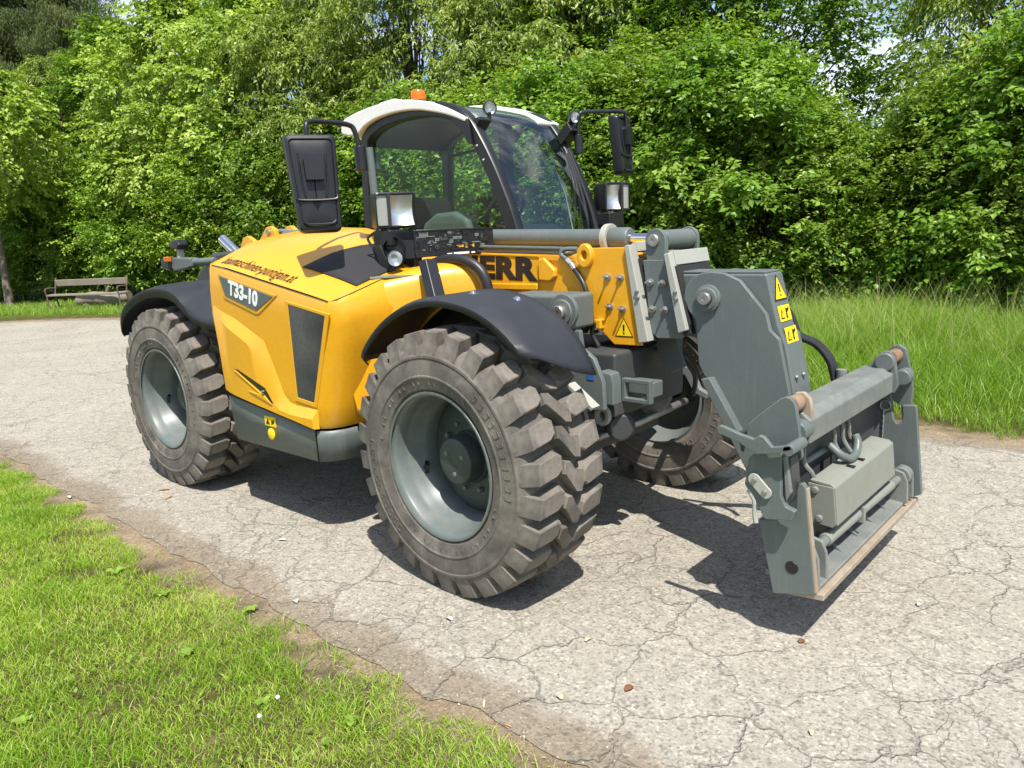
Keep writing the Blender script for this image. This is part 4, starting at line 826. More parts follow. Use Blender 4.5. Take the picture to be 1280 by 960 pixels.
# ---------------------------------------------------------------- cab
CF = [(1.50, 2.485), (1.66, 2.44), (1.78, 2.365), (1.88, 2.23), (1.97, 2.075), (2.05, 1.91), (2.12, 1.74), (2.17, 1.56), (2.20, 1.35)]   # front pillar line
CY0, CY1 = 0.235, 1.06
arch = [(0.66, 1.35), (0.655, 1.60), (0.66, 1.9), (0.675, 2.2), (0.70, 2.36), (0.78, 2.43), (0.92, 2.478), (1.10, 2.502), (1.30, 2.505)] + CF
def inset(pts, dd):
    n = len(pts); out = []; cx = sum(p[0] for p in pts)/n; cz = sum(p[1] for p in pts)/n
    for i in range(n):
        a = Vector(pts[i-1]); b = Vector(pts[(i+1) % n]); t = (b-a).normalized(); nn = Vector((-t.y, t.x))
        p = Vector(pts[i])
        if (Vector((cx, cz))-p).dot(nn) < 0: nn = -nn
        q = p + nn*dd; out.append((q.x, q.y))
    return out
cab = part('cab', MB().box(0.62, 2.19, CY0+0.02, CY1-0.02, 0.85, 1.50), 'grey_dark', TH, 0.03, label='rounded black framed cab with white roof and beacon')
inn = inset(arch, 0.072)
inn[0] = (0.735, 1.50); inn[-1] = (2.085, 1.50)
outl = list(arch); 
part('window_frame', MB().ring(outl, inn, CY0-0.025, CY0+0.045), 'black', cab, 0.008)
part('window_frame', MB().ring(outl, inn, CY1-0.045, CY1+0.025), 'black', cab, 0.008)
part('side_window', MB().add([(x, CY0+0.02, z) for x, z in inset(arch, 0.05)], [tuple(range(len(arch)))]), 'glass', cab, smooth=False)
part('side_window', MB().add([(x, CY1-0.02, z) for x, z in inset(arch, 0.05)], [tuple(range(len(arch)))]), 'glass', cab, smooth=False)
# rear window and rear corner post
part('rear_window', MB().grid([[(0.66, y, 1.45), (0.66, y, 2.0), (0.70, y, 2.38)] for y in (CY0+0.04, CY1-0.04)]), 'glass', cab, smooth=False)
part('rear_crossbar', MB().box(0.64, 0.72, CY0+0.04, CY1-0.04, 1.48, 1.62), 'black', cab, 0.01)
# bowed windscreen running up into the roof
rows = []
WS = spline([(x, z, 0) for x, z in [(1.06, 2.522), (1.30, 2.520)]+CF], 3)
for p in WS:
    row = []
    for s in np.linspace(0, 1, 15):
        y = CY0+0.03+s*(CY1-CY0-0.06); bow = 0.075*(1-(2*s-1)**2)
        tz = interp(p.y, [1.5, 2.0, 2.45, 2.53], [0.0, 0.15, 0.75, 1.0])
        row.append((p.x+bow*(1-tz), y, p.y+bow*0.08*tz+0.004))
    rows.append(row)
part('windscreen', MB().grid(rows), 'windscreen', cab, angle=80, label='bowed windscreen reflecting sky and trees')
# front pillars stand proud of the side frames
for y0, y1, nm in ((CY0-0.035, CY0+0.035, 'front_pillar'), (CY1-0.035, CY1+0.035, 'front_pillar')):
    cpts = spline([(x, z, 0) for x, z in CF], 4); rows = []
    for i, p in enumerate(cpts):
        t = (cpts[min(i+1, len(cpts)-1)]-cpts[max(i-1, 0)]).normalized(); nx, nz = -t.y, t.x
        if nx < 0: nx, nz = -nx, -nz
        rows.append([(p.x+nx*d, y, p.y+nz*d) for d, y in ((-0.065, y0), (0.012, y0), (0.022, y0+0.012), (0.022, y1-0.012), (0.012, y1), (-0.065, y1), (-0.065, y0))])
    part(nm, MB().grid(rows), 'black', cab, angle=40)
ME_PS = mesh_of(MB().lathe([(0.0005, 0.007), (0.006, 0.006), (0.009, 0.0)], (0, 0, 0), (0, -1, 0), 10), 'pillar_screw', M['steel'], True)
for x, z in ((1.86, 2.19), (1.91, 2.10)): link('pillar_screw', ME_PS, cab, (x, CY0-0.036, z))
# cable looms up the far pillar
for k in range(4):
    oy = 0.02*k
    part('pillar_cable', MB().tube(spline([(2.22-0.012*k, CY1-0.08-0.10*k, 1.50), (2.16-0.012*k, CY1-0.07-0.05*k, 1.74), (2.06, CY1-0.05-0.03*k, 1.96), (1.96-0.01*k, CY1-0.02-0.012*k, 2.14), (1.88-0.02*k, CY1+0.0+0.006*k, 2.27), (1.74-0.02*k, CY1-0.01, 2.41)]), 0.010, 8), 'hose', cab)
# white roof: two side wings, rear shell between them
def sp2(pts, n=4): return [(p.x, p.y-0.014) for p in spline([(x, z, 0) for x, z in pts], n)]
wing = sp2([(0.515, 2.44), (0.545, 2.508), (0.66, 2.540), (0.85, 2.563), (1.05, 2.572), (1.25, 2.560), (1.45, 2.522), (1.62, 2.462), (1.80, 2.378)]) + sp2([(1.79, 2.352), (1.66, 2.405), (1.52, 2.445), (1.34, 2.482), (1.15, 2.494), (0.95, 2.482), (0.80, 2.448), (0.70, 2.392)]) + [(0.60, 2.385), (0.525, 2.405)]
rf_ = part('roof', MB().prism([(0.525, 2.405), (0.515, 2.44), (0.540, 2.50), (0.62, 2.57), (0.75, 2.612), (0.90, 2.618), (1.06, 2.575), (1.06, 2.515), (0.7, 2.46), (0.60, 2.395)], 0.37, 0.93), 'white', cab, 0.012, 3)
part('roof_wing', MB().prism(wing, 0.175, 0.372), 'white', cab, 0.018, 3)
part('roof_wing', MB().prism([(x, z+0.022) for x, z in wing], 0.895, 1.125), 'white', cab, 0.018, 3)
part('roof_lining', MB().prism([(0.70, 2.36), (0.80, 2.42), (1.10, 2.475), (1.10, 2.455), (0.82, 2.395), (0.70, 2.30)], CY0+0.05, CY1-0.05), 'black', cab)
bc = part('beacon', MB().lathe([(0.065, 0.0), (0.065, 0.022), (0.058, 0.026)], (0.80, 0.70, 2.620), (0, 0, 1), 24), 'black', cab)
part('beacon_lens', MB().lathe([(0.057, 0.020), (0.058, 0.055), (0.055, 0.056), (0.055, 0.085), (0.045, 0.098), (0.0005, 0.100)], (0.80, 0.70, 2.620), (0, 0, 1), 28), 'amber', bc)
# lamp bracket at the roof corner
lb = part('lamp_bracket', MB().prism([(1.70, 2.385), (1.79, 2.37), (1.815, 2.33), (1.835, 2.20), (1.80, 2.21), (1.74, 2.30), (1.66, 2.36)], CY0-0.055, CY0-0.038), 'black', cab, 0.003)
part('lamp_arm', MB().prism([(1.82, 2.28), (1.88, 2.345), (1.87, 2.365), (1.80, 2.34)], CY0-0.02, CY0+0.09), 'black', lb, 0.003)
def round_lamp(c, d, r, name, parent, lens='reflector'):
    b_ = part(name, MB().lathe([(0.0005, -0.065), (r*0.6, -0.055), (r*0.95, -0.02), (r, 0.0), (r, 0.012), (r*0.9, 0.014)], c, d, 24), 'black', parent)
    part('lamp_reflector', MB().lathe([(r*0.88, 0.006), (r*0.5, -0.018), (0.0005, -0.024)], c, d, 20), 'reflector', b_)
    part('lamp_lens', MB().lathe([(r*0.90, 0.010), (r*0.6, 0.016), (0.0005, 0.018)], c, d, 20), 'lamp_glass', b_)
    return b_
round_lamp((1.86, CY0+0.10, 2.425), (0.9, -0.35, -0.1), 0.045, 'work_lamp', cab)
part('lamp_foot', MB().cyl((1.85, CY0+0.10, 2.34), (1.855, CY0+0.10, 2.40), 0.014, 10), 'black', cab)
round_lamp((1.98, CY1+0.0, 2.405), (0.9, -0.35, -0.1), 0.042, 'work_lamp', cab)
part('lamp_bracket', MB().obox((1.92, CY1+0.0, 2.30), (0.05, 0, 0.045), (0, 0.05, 0), (-0.02, 0, 0.03)), 'black', cab, 0.004)
# cab interior
st = part('driver_seat', MB().prism([(0.95, 1.46), (1.42, 1.50), (1.44, 1.58), (1.38, 1.61), (1.02, 1.585), (0.97, 1.72), (0.92, 1.90), (0.87, 1.95), (0.82, 1.90), (0.86, 1.62)], 0.46, 0.86), 'seat', cab, 0.04, 3)
sw = part('steering_wheel', MB().tube([Vector((1.66, 0.66, 1.80))+0.17*(math.cos(q)*Vector((0.55, 0, 0.835))+math.sin(q)*Vector((0, 1, 0))) for q in [2*math.pi*i/28 for i in range(29)]], 0.014, 8), 'black', cab)
part('steering_column', MB().cyl((1.66, 0.66, 1.80), (1.80, 0.66, 1.45), 0.04, 14), 'black', sw)
part('dashboard', MB().prism([(1.62, 1.45), (2.05, 1.45), (2.02, 1.60), (1.88, 1.70), (1.74, 1.68)], 0.36, 0.94), 'black', cab, 0.03)
part('side_console', MB().prism([(1.10, 1.45), (1.66, 1.45), (1.68, 1.62), (1.62, 1.76), (1.50, 1.805), (1.32, 1.80), (1.20, 1.74), (1.12, 1.60)], 0.30, 0.42), 'dash', cab, 0.035, 3, label='pale console seen through the side window')
part('door_pillar', MB().box(1.30, 1.40, CY1-0.05, CY1+0.01, 1.45, 2.47), 'black', cab, 0.01)
part('grab_rail', MB().tube(spline([(0.80, CY1-0.06, 2.25), (1.15, CY1-0.06, 2.27), (1.28, CY1-0.06, 2.20), (1.30, CY1-0.06, 2.0)]), 0.012, 8), 'black', cab)
part('wiper', MB().tube([(2.20, 0.72, 1.62), (2.08, 0.80, 1.88), (1.98, 0.80, 2.10)], 0.008, 6), 'black', cab)
part('roof_handle', MB().box(0.76, 0.80, CY0+0.035, CY0+0.05, 2.14, 2.26), 'dash', cab)

# ---------------------------------------------------------------- near mirror, headlamp, number plate holder
ms = part('mirror_post', MB().tube(spline([(1.80, -0.52, 1.66), (1.775, -0.535, 1.74), (1.745, -0.54, 1.85), (1.735, -0.54, 2.0), (1.725, -0.54, 2.16)]), 0.022, 14), 'grey', TH)
part('mirror_pivot', MB().cyl((1.70, -0.585, 2.035), (1.695, -0.585, 2.17), 0.032, 20), 'black', ms, 0.005)
part('mirror_arm', MB().tube(spline([(1.695, -0.585, 2.15), (1.685, -0.60, 2.25), (1.675, -0.635, 2.285), (1.70, -0.80, 2.285), (1.73, -0.925, 2.275), (1.745, -0.96, 2.24), (1.75, -0.965, 2.10)], 5), 0.0145, 12), 'black', ms)
def mirror(name, parent, c, yaw, tilt, w_, h_, lab):
    """a housing with rounded trapezoid back, dished panels, clamp; local x = width, y = up, z = towards the back cover's normal"""
    def outline(sx, sy, n=7, rad=0.03):
        cs = [(-w_*0.5*sx, h_*0.5*sy), (w_*0.5*sx, h_*0.5*sy), (w_*0.44*sx, -h_*0.5*sy), (-w_*0.36*sx, -h_*0.5*sy)]
        out = []
        for i, (x, y) in enumerate(cs):
            p = Vector((x, y)); a = (Vector(cs[i-1])-p).normalized(); b = (Vector(cs[(i+1) % 4])-p).normalized()
            for k in range(n+1):
                t = k/n; q = p + a*rad*(1-t)**2 + b*rad*t**2; out.append((q.x, q.y))
        return out
    mbk = MB(); lv = [(1.0, -0.035), (1.0, 0.0), (0.985, 0.018), (0.94, 0.03), (0.84, 0.034), (0.80, 0.026), (0.60, 0.034), (0.3, 0.036), (0.02, 0.036)]
    rows_ = []
    for s, z in lv:
        pts = outline(s, 1-(1-s)*0.62); rows_.append([(x, y, z) for x, y in pts]+[(*pts[0], z)])
    mbk.grid(rows_)
    h = empty('dummy'); bpy.data.objects.remove(h)
    me = mesh_of(mbk, name, M['black'], True, 40)
    z = Vector((math.cos(yaw)*math.cos(tilt), math.sin(yaw)*math.cos(tilt), math.sin(tilt))); y = Vector((-math.cos(yaw)*math.sin(tilt), -math.sin(yaw)*math.sin(tilt), math.cos(tilt))); x = y.cross(z)
    o = bpy.data.objects.new(name, me); COL.objects.link(o); o.parent = parent; o['label'] = lab
    o.matrix_local = Matrix(((x.x, y.x, z.x, c[0]), (x.y, y.y, z.y, c[1]), (x.z, y.z, z.z, c[2]), (0, 0, 0, 1)))
    g = MB().add([(a, b, -0.030) for a, b in outline(0.95, 0.97)], [tuple(range(32))]); link('mirror_glass', mesh_of(g, 'mirror_glass', M['mirror_glass'], False), o)
    link('mirror_clamp', mesh_of(MB().prism([(-0.045, -0.055), (0.045, -0.055), (0.05, 0.05), (0.035, 0.07), (-0.035, 0.07), (-0.05, 0.05)], 0.03, 0.072, 'z'), 'mirror_clamp', M['black'], True), o, (0, h_*0.13, 0))
    link('housing_ridge', mesh_of(MB().tube(spline([(-w_*0.37, -h_*0.13, 0.034), (-w_*0.33, -h_*0.17, 0.038), (0, -h_*0.18, 0.039), (w_*0.36, -h_*0.17, 0.038), (w_*0.41, -h_*0.13, 0.034)]), 0.007, 8), 'housing_ridge', M['black'], True), o)
    link('housing_ridge', mesh_of(MB().tube(spline([(-w_*0.27, -h_*0.39, 0.034), (-w_*0.20, -h_*0.42, 0.037), (0, -h_*0.425, 0.038), (w_*0.25, -h_*0.42, 0.037), (w_*0.33, -h_*0.39, 0.034)]), 0.007, 8), 'housing_ridge', M['black'], True), o)
    for sx in (-1, 1):
        link('housing_ridge', mesh_of(MB().tube([(sx*w_*0.26, h_*0.30, 0.035), (sx*w_*0.24, h_*0.0, 0.038), (sx*w_*0.20, -h_*0.14, 0.038)], 0.006, 8), 'housing_ridge', M['black'], True), o)
    return o
mirror('mirror', ms, (1.775, -0.965, 1.955), R(-26), R(6), 0.272, 0.505, 'large black mirror housing seen from behind, near side')
# headlamp on a black bracket
hb = part('headlamp_bracket', MB().obox((1.90, -0.545, 1.655), (0.075, 0.0, 0.0), (0, 0.10, 0), (0, 0, 0.045)), 'black', TH, 0.01, label='black bracket with headlamp and plate holder on the hood')
part('bracket_leg', MB().prism([(1.84, 1.62), (1.90, 1.62), (1.97, 1.50), (1.97, 1.47), (1.90, 1.47)], -0.66, -0.62), 'black', hb, 0.004)
part('bracket_leg', MB().prism([(1.84, 1.62), (1.96, 1.62), (2.02, 1.54), (2.02, 1.46), (1.88, 1.46)], -0.52, -0.46), 'black', hb, 0.006)
part('base_plate', MB().obox((1.94, -0.64, 1.462), (0.07, 0.10, 0.0), (0.10, -0.06, -0.012), (0.0, 0.0, 0.004)), 'grey_worn', hb)
def box_lamp(c, yaw, name, parent, side):
    f = Vector((math.cos(yaw), math.sin(yaw), 0)); s = Vector((-math.sin(yaw), math.cos(yaw), 0)); u = Vector((0, 0, 1)); c = Vector(c)
    mb = MB(); pr = [(-0.10, 0.78), (-0.06, 0.97), (0.045, 1.0), (0.05, 0.93)]
    hw, hh = 0.118, 0.098; rows_ = []
    base = []
    for a, b in ((-1, -1), (1, -1), (1, 1), (-1, 1)):
        for k in range(5):
            q = math.atan2(b, a) + R(-45+90*k/4); base.append((a*(hw-0.02)+0.02*math.cos(q), b*(hh-0.02)+0.02*math.sin(q)))
    for d, sc_ in pr: rows_.append([c+f*d+s*(x*sc_)+u*(y*sc_) for x, y in base+[base[0]]])
    mb.grid(rows_); mb.add([c+f*-0.10+s*(x*0.78)+u*(y*0.78) for x, y in base], [tuple(range(len(base)))])
    o = part(name, mb, 'black', parent, angle=45)
    # reflector bowl, indicator field, lens
    ic_ = -side*0.075
    part('lamp_reflector', MB().grid([[c+f*(0.030-0.045*(1-min(1, abs(2*v-1)**2)*0.5-min(1, abs(2*w2-1)**2)*0.5))+s*(ic_*-0.45-0.072+0.144*v)+u*(-0.082+0.164*w2) for v in np.linspace(0, 1, 9)] for w2 in np.linspace(0, 1, 9)]), 'reflector', o, angle=20)
    part('indicator', MB().grid([[c+f*0.036+s*(ic_*1.05-0.030+0.060*v)+u*(-0.080+0.160*w2) for v in (0, 1)] for w2 in (0, 1)]), 'grey_light', o)
    part('lens_bar', MB().obox(c+f*0.045+s*(ic_*0.53), f*0.008, s*0.008, u*0.09), 'black', o, 0.003)
    part('lamp_lens', MB().grid([[c+f*(0.048+0.012*(1-(2*v-1)**2))+s*(-0.112+0.224*v)+u*(-0.092+0.184*w2) for v in np.linspace(0, 1, 9)] for w2 in (0, 1)]), 'lamp_glass', o, angle=60)
    return o
box_lamp((1.915, -0.555, 1.805), R(-22), 'headlamp', hb, 1)
part('lamp_stem', MB().cyl((1.90, -0.55, 1.69), (1.90, -0.55, 1.72), 0.03, 14), 'black', hb)
round_lamp((2.02, -0.66, 1.545), (0.88, -0.45, -0.05), 0.046, 'drive_lamp', hb)
part('lamp_fork', MB().lathe([(0.06, -0.01), (0.06, 0.01)], (1.97, -0.615, 1.60), (0.6, -0.75, 0), 20).obox((2.0, -0.55, 1.59), (0.06, 0.06, 0), (0.01, -0.01, 0), (0, 0, 0.05)), 'black', hb)
part('bracket_cable', MB().tube(spline([(1.85, -0.62, 1.70), (1.80, -0.66, 1.66), (1.84, -0.64, 1.60), (1.93, -0.62, 1.58)]), 0.008, 8), 'hose', hb)
# holder: frame sheet with raised ribs and punched slots, turned slightly outwards
pa = Vector((2.045, -0.535, 0)); pb = Vector((2.185, -0.045, 0)); pd = (pb-pa).normalized(); pn = Vector((pd.y, -pd.x, 0))
def on_plate(u_, z, d=0): return pa+pd*u_+pn*d+Vector((0, 0, z))
L_ = (pb-pa).length
ph = part('plate_holder', MB().obox(on_plate(L_/2, 1.617), pd*(L_/2), pn*0.005, Vector((0, 0, 0.066))), 'black', hb, 0.003, label='empty black number plate holder')
part('holder_rim', MB().obox(on_plate(L_/2, 1.686, 0.006), pd*(L_/2), pn*0.008, Vector((0, 0, 0.004))), 'black', ph, 0.002)
part('holder_rim', MB().obox(on_plate(L_/2, 1.553, 0.006), pd*(L_/2), pn*0.008, Vector((0, 0, 0.011))), 'black', ph, 0.002)
part('holder_label', MB().obox(on_plate(L_*0.56, 1.553, 0.0155), pd*0.05, pn*0.001, Vector((0, 0, 0.006))), 'ink_white', ph)
part('holder_label', MB().obox(on_plate(L_*0.41, 1.552, 0.0155), pd*0.016, pn*0.001, Vector((0, 0, 0.004))), 'ink_white', ph)
part('holder_label', MB().obox(on_plate(L_*0.71, 1.553, 0.0155), pd*0.012, pn*0.001, Vector((0, 0, 0.004))), 'ink_white', ph)
rnd = random.Random(4)
for k in range(90):
    u_ = rnd.uniform(0.02, L_-0.02); z = rnd.uniform(1.575, 1.675)
    part('holder_rib', MB().obox(on_plate(u_, z, 0.006), pd*rnd.choice((0.006, 0.012, 0.028, 0.004)), pn*0.004, Vector((0, 0, rnd.choice((0.002, 0.003, 0.008, 0.012))))), ('black', 'grey_dark', 'grey', 'black')[k % 4], ph)
for u_, w2, h2 in ((0.285, 0.022, 0.006), (0.325, 0.008, 0.011), (0.36, 0.010, 0.005), (0.372, 0.004, 0.010)):
    part('holder_slot', MB().obox(on_plate(u_, 1.592, 0.0062), pd*w2, pn*0.0005, Vector((0, 0, h2))), 'yellow', ph)
# ---------------------------------------------------------------- far side mirror and headlamp
m2 = part('mirror_post', MB().cyl((1.99, 1.09, 2.16), (1.985, 1.09, 2.29), 0.030, 18), 'black', TH, 0.004)
part('mirror_arm', MB().tube(spline([(1.985, 1.09, 2.26), (1.99, 1.10, 2.41), (2.01, 1.14, 2.44), (2.10, 1.30, 2.445), (2.14, 1.40, 2.445), (2.155, 1.43, 2.42), (2.158, 1.435, 2.26)], 5), 0.014, 12), 'black', m2)
mirror('mirror', m2, (2.125, 1.42, 2.215), R(10), R(4), 0.25, 0.41, 'black mirror seen edge on beyond the windscreen, far side')
h2 = part('headlamp_bracket', MB().obox((2.20, 1.14, 1.70), (0.06, 0, 0), (0, 0.09, 0), (0, 0, 0.05)), 'black', TH, 0.01)
box_lamp((2.20, 1.19, 1.855), R(-12), 'headlamp', h2, -1)
part('bracket_leg', MB().box(2.10, 2.22, 1.05, 1.12, 1.2, 1.68), 'black', h2, 0.01)
# ================================================================ vegetation
def leaf_mat(name, c_dark, c_mid, c_light, transl=0.35, rough=0.5):
    m = bpy.data.materials.new(name); m.use_nodes = True; nt = m.node_tree; b = nt.nodes['Principled BSDF']; out = nt.nodes['Material Output']
    at = N(nt, 'ShaderNodeAttribute', attribute_name='tint'); oi = N(nt, 'ShaderNodeObjectInfo')
    c = ramp(nt, at.outputs['Fac'], [(0.0, c_dark), (0.5, c_mid), (1.0, c_light)])
    hs = N(nt, 'ShaderNodeHueSaturation'); mr = N(nt, 'ShaderNodeMapRange'); nt.links.new(oi.outputs['Random'], mr.inputs[0]); mr.inputs[3].default_value = 0.82; mr.inputs[4].default_value = 1.18
    nt.links.new(c, hs.inputs['Color']); nt.links.new(mr.outputs[0], hs.inputs['Value']); c = hs.outputs[0]
    nt.links.new(c, b.inputs['Base Color']); b.inputs['Roughness'].default_value = rough; b.inputs['Specular IOR Level'].default_value = 0.4
    tr = N(nt, 'ShaderNodeBsdfTranslucent'); mx = N(nt, 'ShaderNodeMixShader'); mx.inputs[0].default_value = transl
    tc = mix(nt, 1.0, c, (1.15, 1.25, 0.45), 'MULTIPLY'); nt.links.new(tc, tr.inputs['Color'])
    nt.links.new(b.outputs[0], mx.inputs[1]); nt.links.new(tr.outputs[0], mx.inputs[2]); nt.links.new(mx.outputs[0], out.inputs['Surface'])
    return m
ML = {
 'hazel': leaf_mat('hazel_leaves', (0.065, 0.140, 0.014), (0.170, 0.300, 0.032), (0.36, 0.49, 0.090), 0.36, 0.40),
 'hornbeam': leaf_mat('hornbeam_leaves', (0.085, 0.155, 0.014), (0.210, 0.330, 0.034), (0.41, 0.52, 0.100), 0.36, 0.40),
 'cherry': leaf_mat('cherry_leaves', (0.125, 0.185, 0.026), (0.270, 0.360, 0.062), (0.50, 0.57, 0.175), 0.36, 0.38),
 'maple': leaf_mat('maple_leaves', (0.140, 0.220, 0.028), (0.285, 0.395, 0.062), (0.52, 0.60, 0.175), 0.36, 0.40),
 'oak': leaf_mat('dark_oak_leaves', (0.070, 0.145, 0.014), (0.150, 0.265, 0.026), (0.27, 0.40, 0.055), 0.4),
 'spruce': leaf_mat('spruce_needles', (0.042, 0.070, 0.016), (0.100, 0.140, 0.034), (0.19, 0.21, 0.066), 0.2, 0.6),
 'grass': leaf_mat('tall_grass_blades', (0.130, 0.245, 0.020), (0.255, 0.395, 0.046), (0.52, 0.55, 0.23), 0.45, 0.5),
 'lawn': leaf_mat('lawn_blades', (0.185, 0.345, 0.020), (0.385, 0.560, 0.048), (0.70, 0.68, 0.26), 0.45, 0.5),
 'weed': leaf_mat('weed_leaves', (0.150, 0.275, 0.030), (0.260, 0.400, 0.055), (0.38, 0.51, 0.11), 0.4, 0.45),
}
M['bark'] = paint('grey_bark', (0.14, 0.115, 0.09), 0.9, 0.7, (0.24, 0.21, 0.17), scale=9, bmp=0.8)
M['bark_dark'] = paint('dark_bark', (0.06, 0.048, 0.038), 0.9, 0.5, (0.11, 0.095, 0.075), scale=9, bmp=0.8)
def nrm(a): return a/np.maximum(1e-6, np.linalg.norm(a, axis=1, keepdims=True))
def leaves(pos, axis, up, L, W, fold, tint):
    """folded four-point leaves: base, left, tip, right"""
    n = len(pos); axis = nrm(axis); side = nrm(np.cross(up, axis)); nm = np.cross(axis, side)
    base = pos; tip = pos+axis*L[:, None]-nm*(0.12*L)[:, None]
    midp = pos+axis*(0.42*L)[:, None]
    le = midp+side*(0.5*W)[:, None]+nm*(fold*W)[:, None]; ri = midp-side*(0.5*W)[:, None]+nm*(fold*W)[:, None]
    V = np.stack([base, le, tip, ri], 1).reshape(-1, 3); k = np.arange(n)[:, None]*4
    F = np.concatenate([k+np.array([[0, 2, 1]]), k+np.array([[0, 3, 2]])], 0)
    return V, F, np.repeat(tint, 4)
def crown_mesh(name, mat, bc, br, nspray, nleaf, L, W, droop, spread, seed, sprl=0.42, upb=0.9):
    g = np.random.default_rng(seed); nb = len(bc); axis_xy = bc[:, :2]*1.0
    so = np.repeat(bc, nspray, 0); rad = np.repeat(br, nspray); n = len(so)
    ball = nrm(g.normal(size=(n, 3)))*(g.random((n, 1))**0.45)
    outw = np.repeat(nrm(np.c_[axis_xy, np.full(nb, 0.25)*np.linalg.norm(axis_xy, axis=1)]), nspray, 0)
    so = so + ball*rad[:, None]*np.array([1, 1, 0.48])
    sd = nrm(outw*0.55 + ball*0.7 + g.normal(size=(n, 3))*0.35 + np.array([0, 0, 0.15-droop*0.6]))
    btint = np.repeat(g.normal(0, 0.14, nb), nspray) + g.normal(0, 0.11, n)
    P = np.repeat(so, nleaf, 0); D = np.repeat(sd, nleaf, 0); T = np.repeat(btint, nleaf); m = len(P)
    t = np.tile(np.linspace(0, 1, nleaf), n)[:, None]
    sgn = np.tile(np.where(np.arange(nleaf) % 2, 1.0, -1.0), n)[:, None]
    sl = np.repeat(g.uniform(0.6, 1.2, n), nleaf)[:, None]*sprl
    pos = P + D*t*sl + np.array([0, 0, -1])*(t**2)*sl*droop*0.7 + g.normal(size=(m, 3))*0.025
    side = nrm(np.cross(D, np.tile([0, 0, 1.0], (m, 1)))+1e-4)
    ax = D*0.55 + side*sgn*spread + np.array([0, 0, -1.0])*(droop*(0.5+0.5*t)) + g.normal(size=(m, 3))*0.28
    up = np.tile([0, 0, upb], (m, 1)) + g.normal(size=(m, 3))*0.42 + np.repeat(outw, nleaf, 0)*0.35
    Ls = L*g.uniform(0.6, 1.15, m); Ws = W*g.uniform(0.75, 1.15, m)*Ls/L
    tint = np.clip(0.45 + T + g.normal(0, 0.13, m), 0, 1)
    V, F, TT = leaves(pos, ax, up, Ls, Ws, 0.16, tint)
    return np_mesh(name, V, F, mat, TT)
def bough_points(n, H, z0, rad, seed, kind):
    g = np.random.default_rng(seed); out = []
    ph = g.uniform(0, 6.28, 4)
    while len(out) < n:
        a = g.uniform(0, 6.283); h = g.random()**0.85
        if kind == 'shrub': prof = (1-h**2.2)**0.5*(0.75+0.35*min(1, h*3))
        else: prof = math.sin(math.pi*min(1, 0.16+0.84*h))**0.75
        lob = 1+0.16*math.sin(3*a+ph[0]+4*h)+0.12*math.sin(5*a+ph[1]-7*h)
        r_ = rad*prof*lob*(g.uniform(0.35, 1.0)**0.42)
        out.append((r_*math.cos(a), r_*math.sin(a), z0+h*(H-z0)))
    return np.array(out)
def limbs_mesh(name, bc, H, r0, seed, mat, lean=(0, 0), frac=0.8, stems=1, pick=0.5, zf=0.55):
    g = random.Random(seed); mb = MB()
    for s in range(stems):
        q = g.uniform(0, 6.28); bx = 0 if stems == 1 else 0.25*math.cos(q); by = 0 if stems == 1 else 0.25*math.sin(q)
        ex = lean[0]+(0 if stems == 1 else 0.9*math.cos(q)); ey = lean[1]+(0 if stems == 1 else 0.9*math.sin(q))
        pts = [(bx, by, -0.05), (bx*1.2+ex*0.1, by*1.2+ey*0.1, H*0.12), (ex*0.45+g.uniform(-.08, .08), ey*0.45+g.uniform(-.08, .08), H*0.4), (ex*0.8+g.uniform(-.1, .1), ey*0.8, H*0.66), (ex, ey, H*frac)]
        P = spline(pts, 4); rs = [r0*(1.25 if i == 0 else 1)*(1-0.85*i/(len(P)-1)) for i in range(len(P))]
        mb.tube(P, rs, 9)
        for c in bc:
            if g.random() > pick/stems: continue
            zz = max(0.1*H, c[2]*zf); k = min(len(P)-1, int(zz/(H*frac)*(len(P)-1))); st_ = P[k]
            c = Vector(c); mid = st_.lerp(c, 0.5)+Vector((g.uniform(-.12, .12), g.uniform(-.12, .12), 0.18))
            rr = max(0.008, rs[k]*0.42); mb.tube(spline([st_, mid, c], 3), [rr*(1-0.14*i) for i in range(7)], 5, False)
    return mesh_of(mb, name, mat, True, 60, fix=False)
def at(px, depth):
    h = Vector((math.cos(YAW), math.sin(YAW))); rr = Vector((math.sin(YAW), -math.cos(YAW)))
    p = Vector((CAM.x, CAM.y)) + h*depth + rr*((px-640)/956.4*depth); return (p.x, p.y, -0.01)
# --- the kinds
KIND = {}
def kind(key, H, z0, rad, n, br, nspray, nleaf, L, W, droop, spread, seed, mat, shape, r0, bark, stems=1, sprl=0.42, frac=0.8, zf=0.55, pick=0.5):
    bc = bough_points(n, H, z0, rad, seed, shape); g = np.random.default_rng(seed+1)
    KIND[key] = (crown_mesh('crown', ML[mat], bc, br*g.uniform(0.7, 1.25, n), nspray, nleaf, L, W, droop, spread, seed+2, sprl), limbs_mesh('trunk', bc, H, r0, seed+3, M[bark], (0.2, 0.1), frac, stems, pick, zf))
kind('hazel', 4.2, 0.25, 1.95, 135, 0.46, 22, 14, 0.105, 0.075, 0.30, 0.8, 11, 'hazel', 'shrub', 0.06, 'bark_dark', 4)
kind('hornbeam', 4.0, 0.2, 1.9, 140, 0.45, 22, 15, 0.090, 0.056, 0.22, 0.8, 23, 'hornbeam', 'shrub', 0.05, 'bark_dark', 4)
kind('cherry', 8.6, 1.2, 2.5, 190, 0.55, 20, 15, 0.135, 0.055, 0.62, 0.5, 37, 'cherry', 'tree', 0.14, 'bark_dark', 1, 0.5)
kind('maple', 8.8, 1.5, 2.7, 190, 0.58, 20, 14, 0.135, 0.105, 0.45, 0.7, 41, 'maple', 'tree', 0.15, 'bark', 1, 0.45)
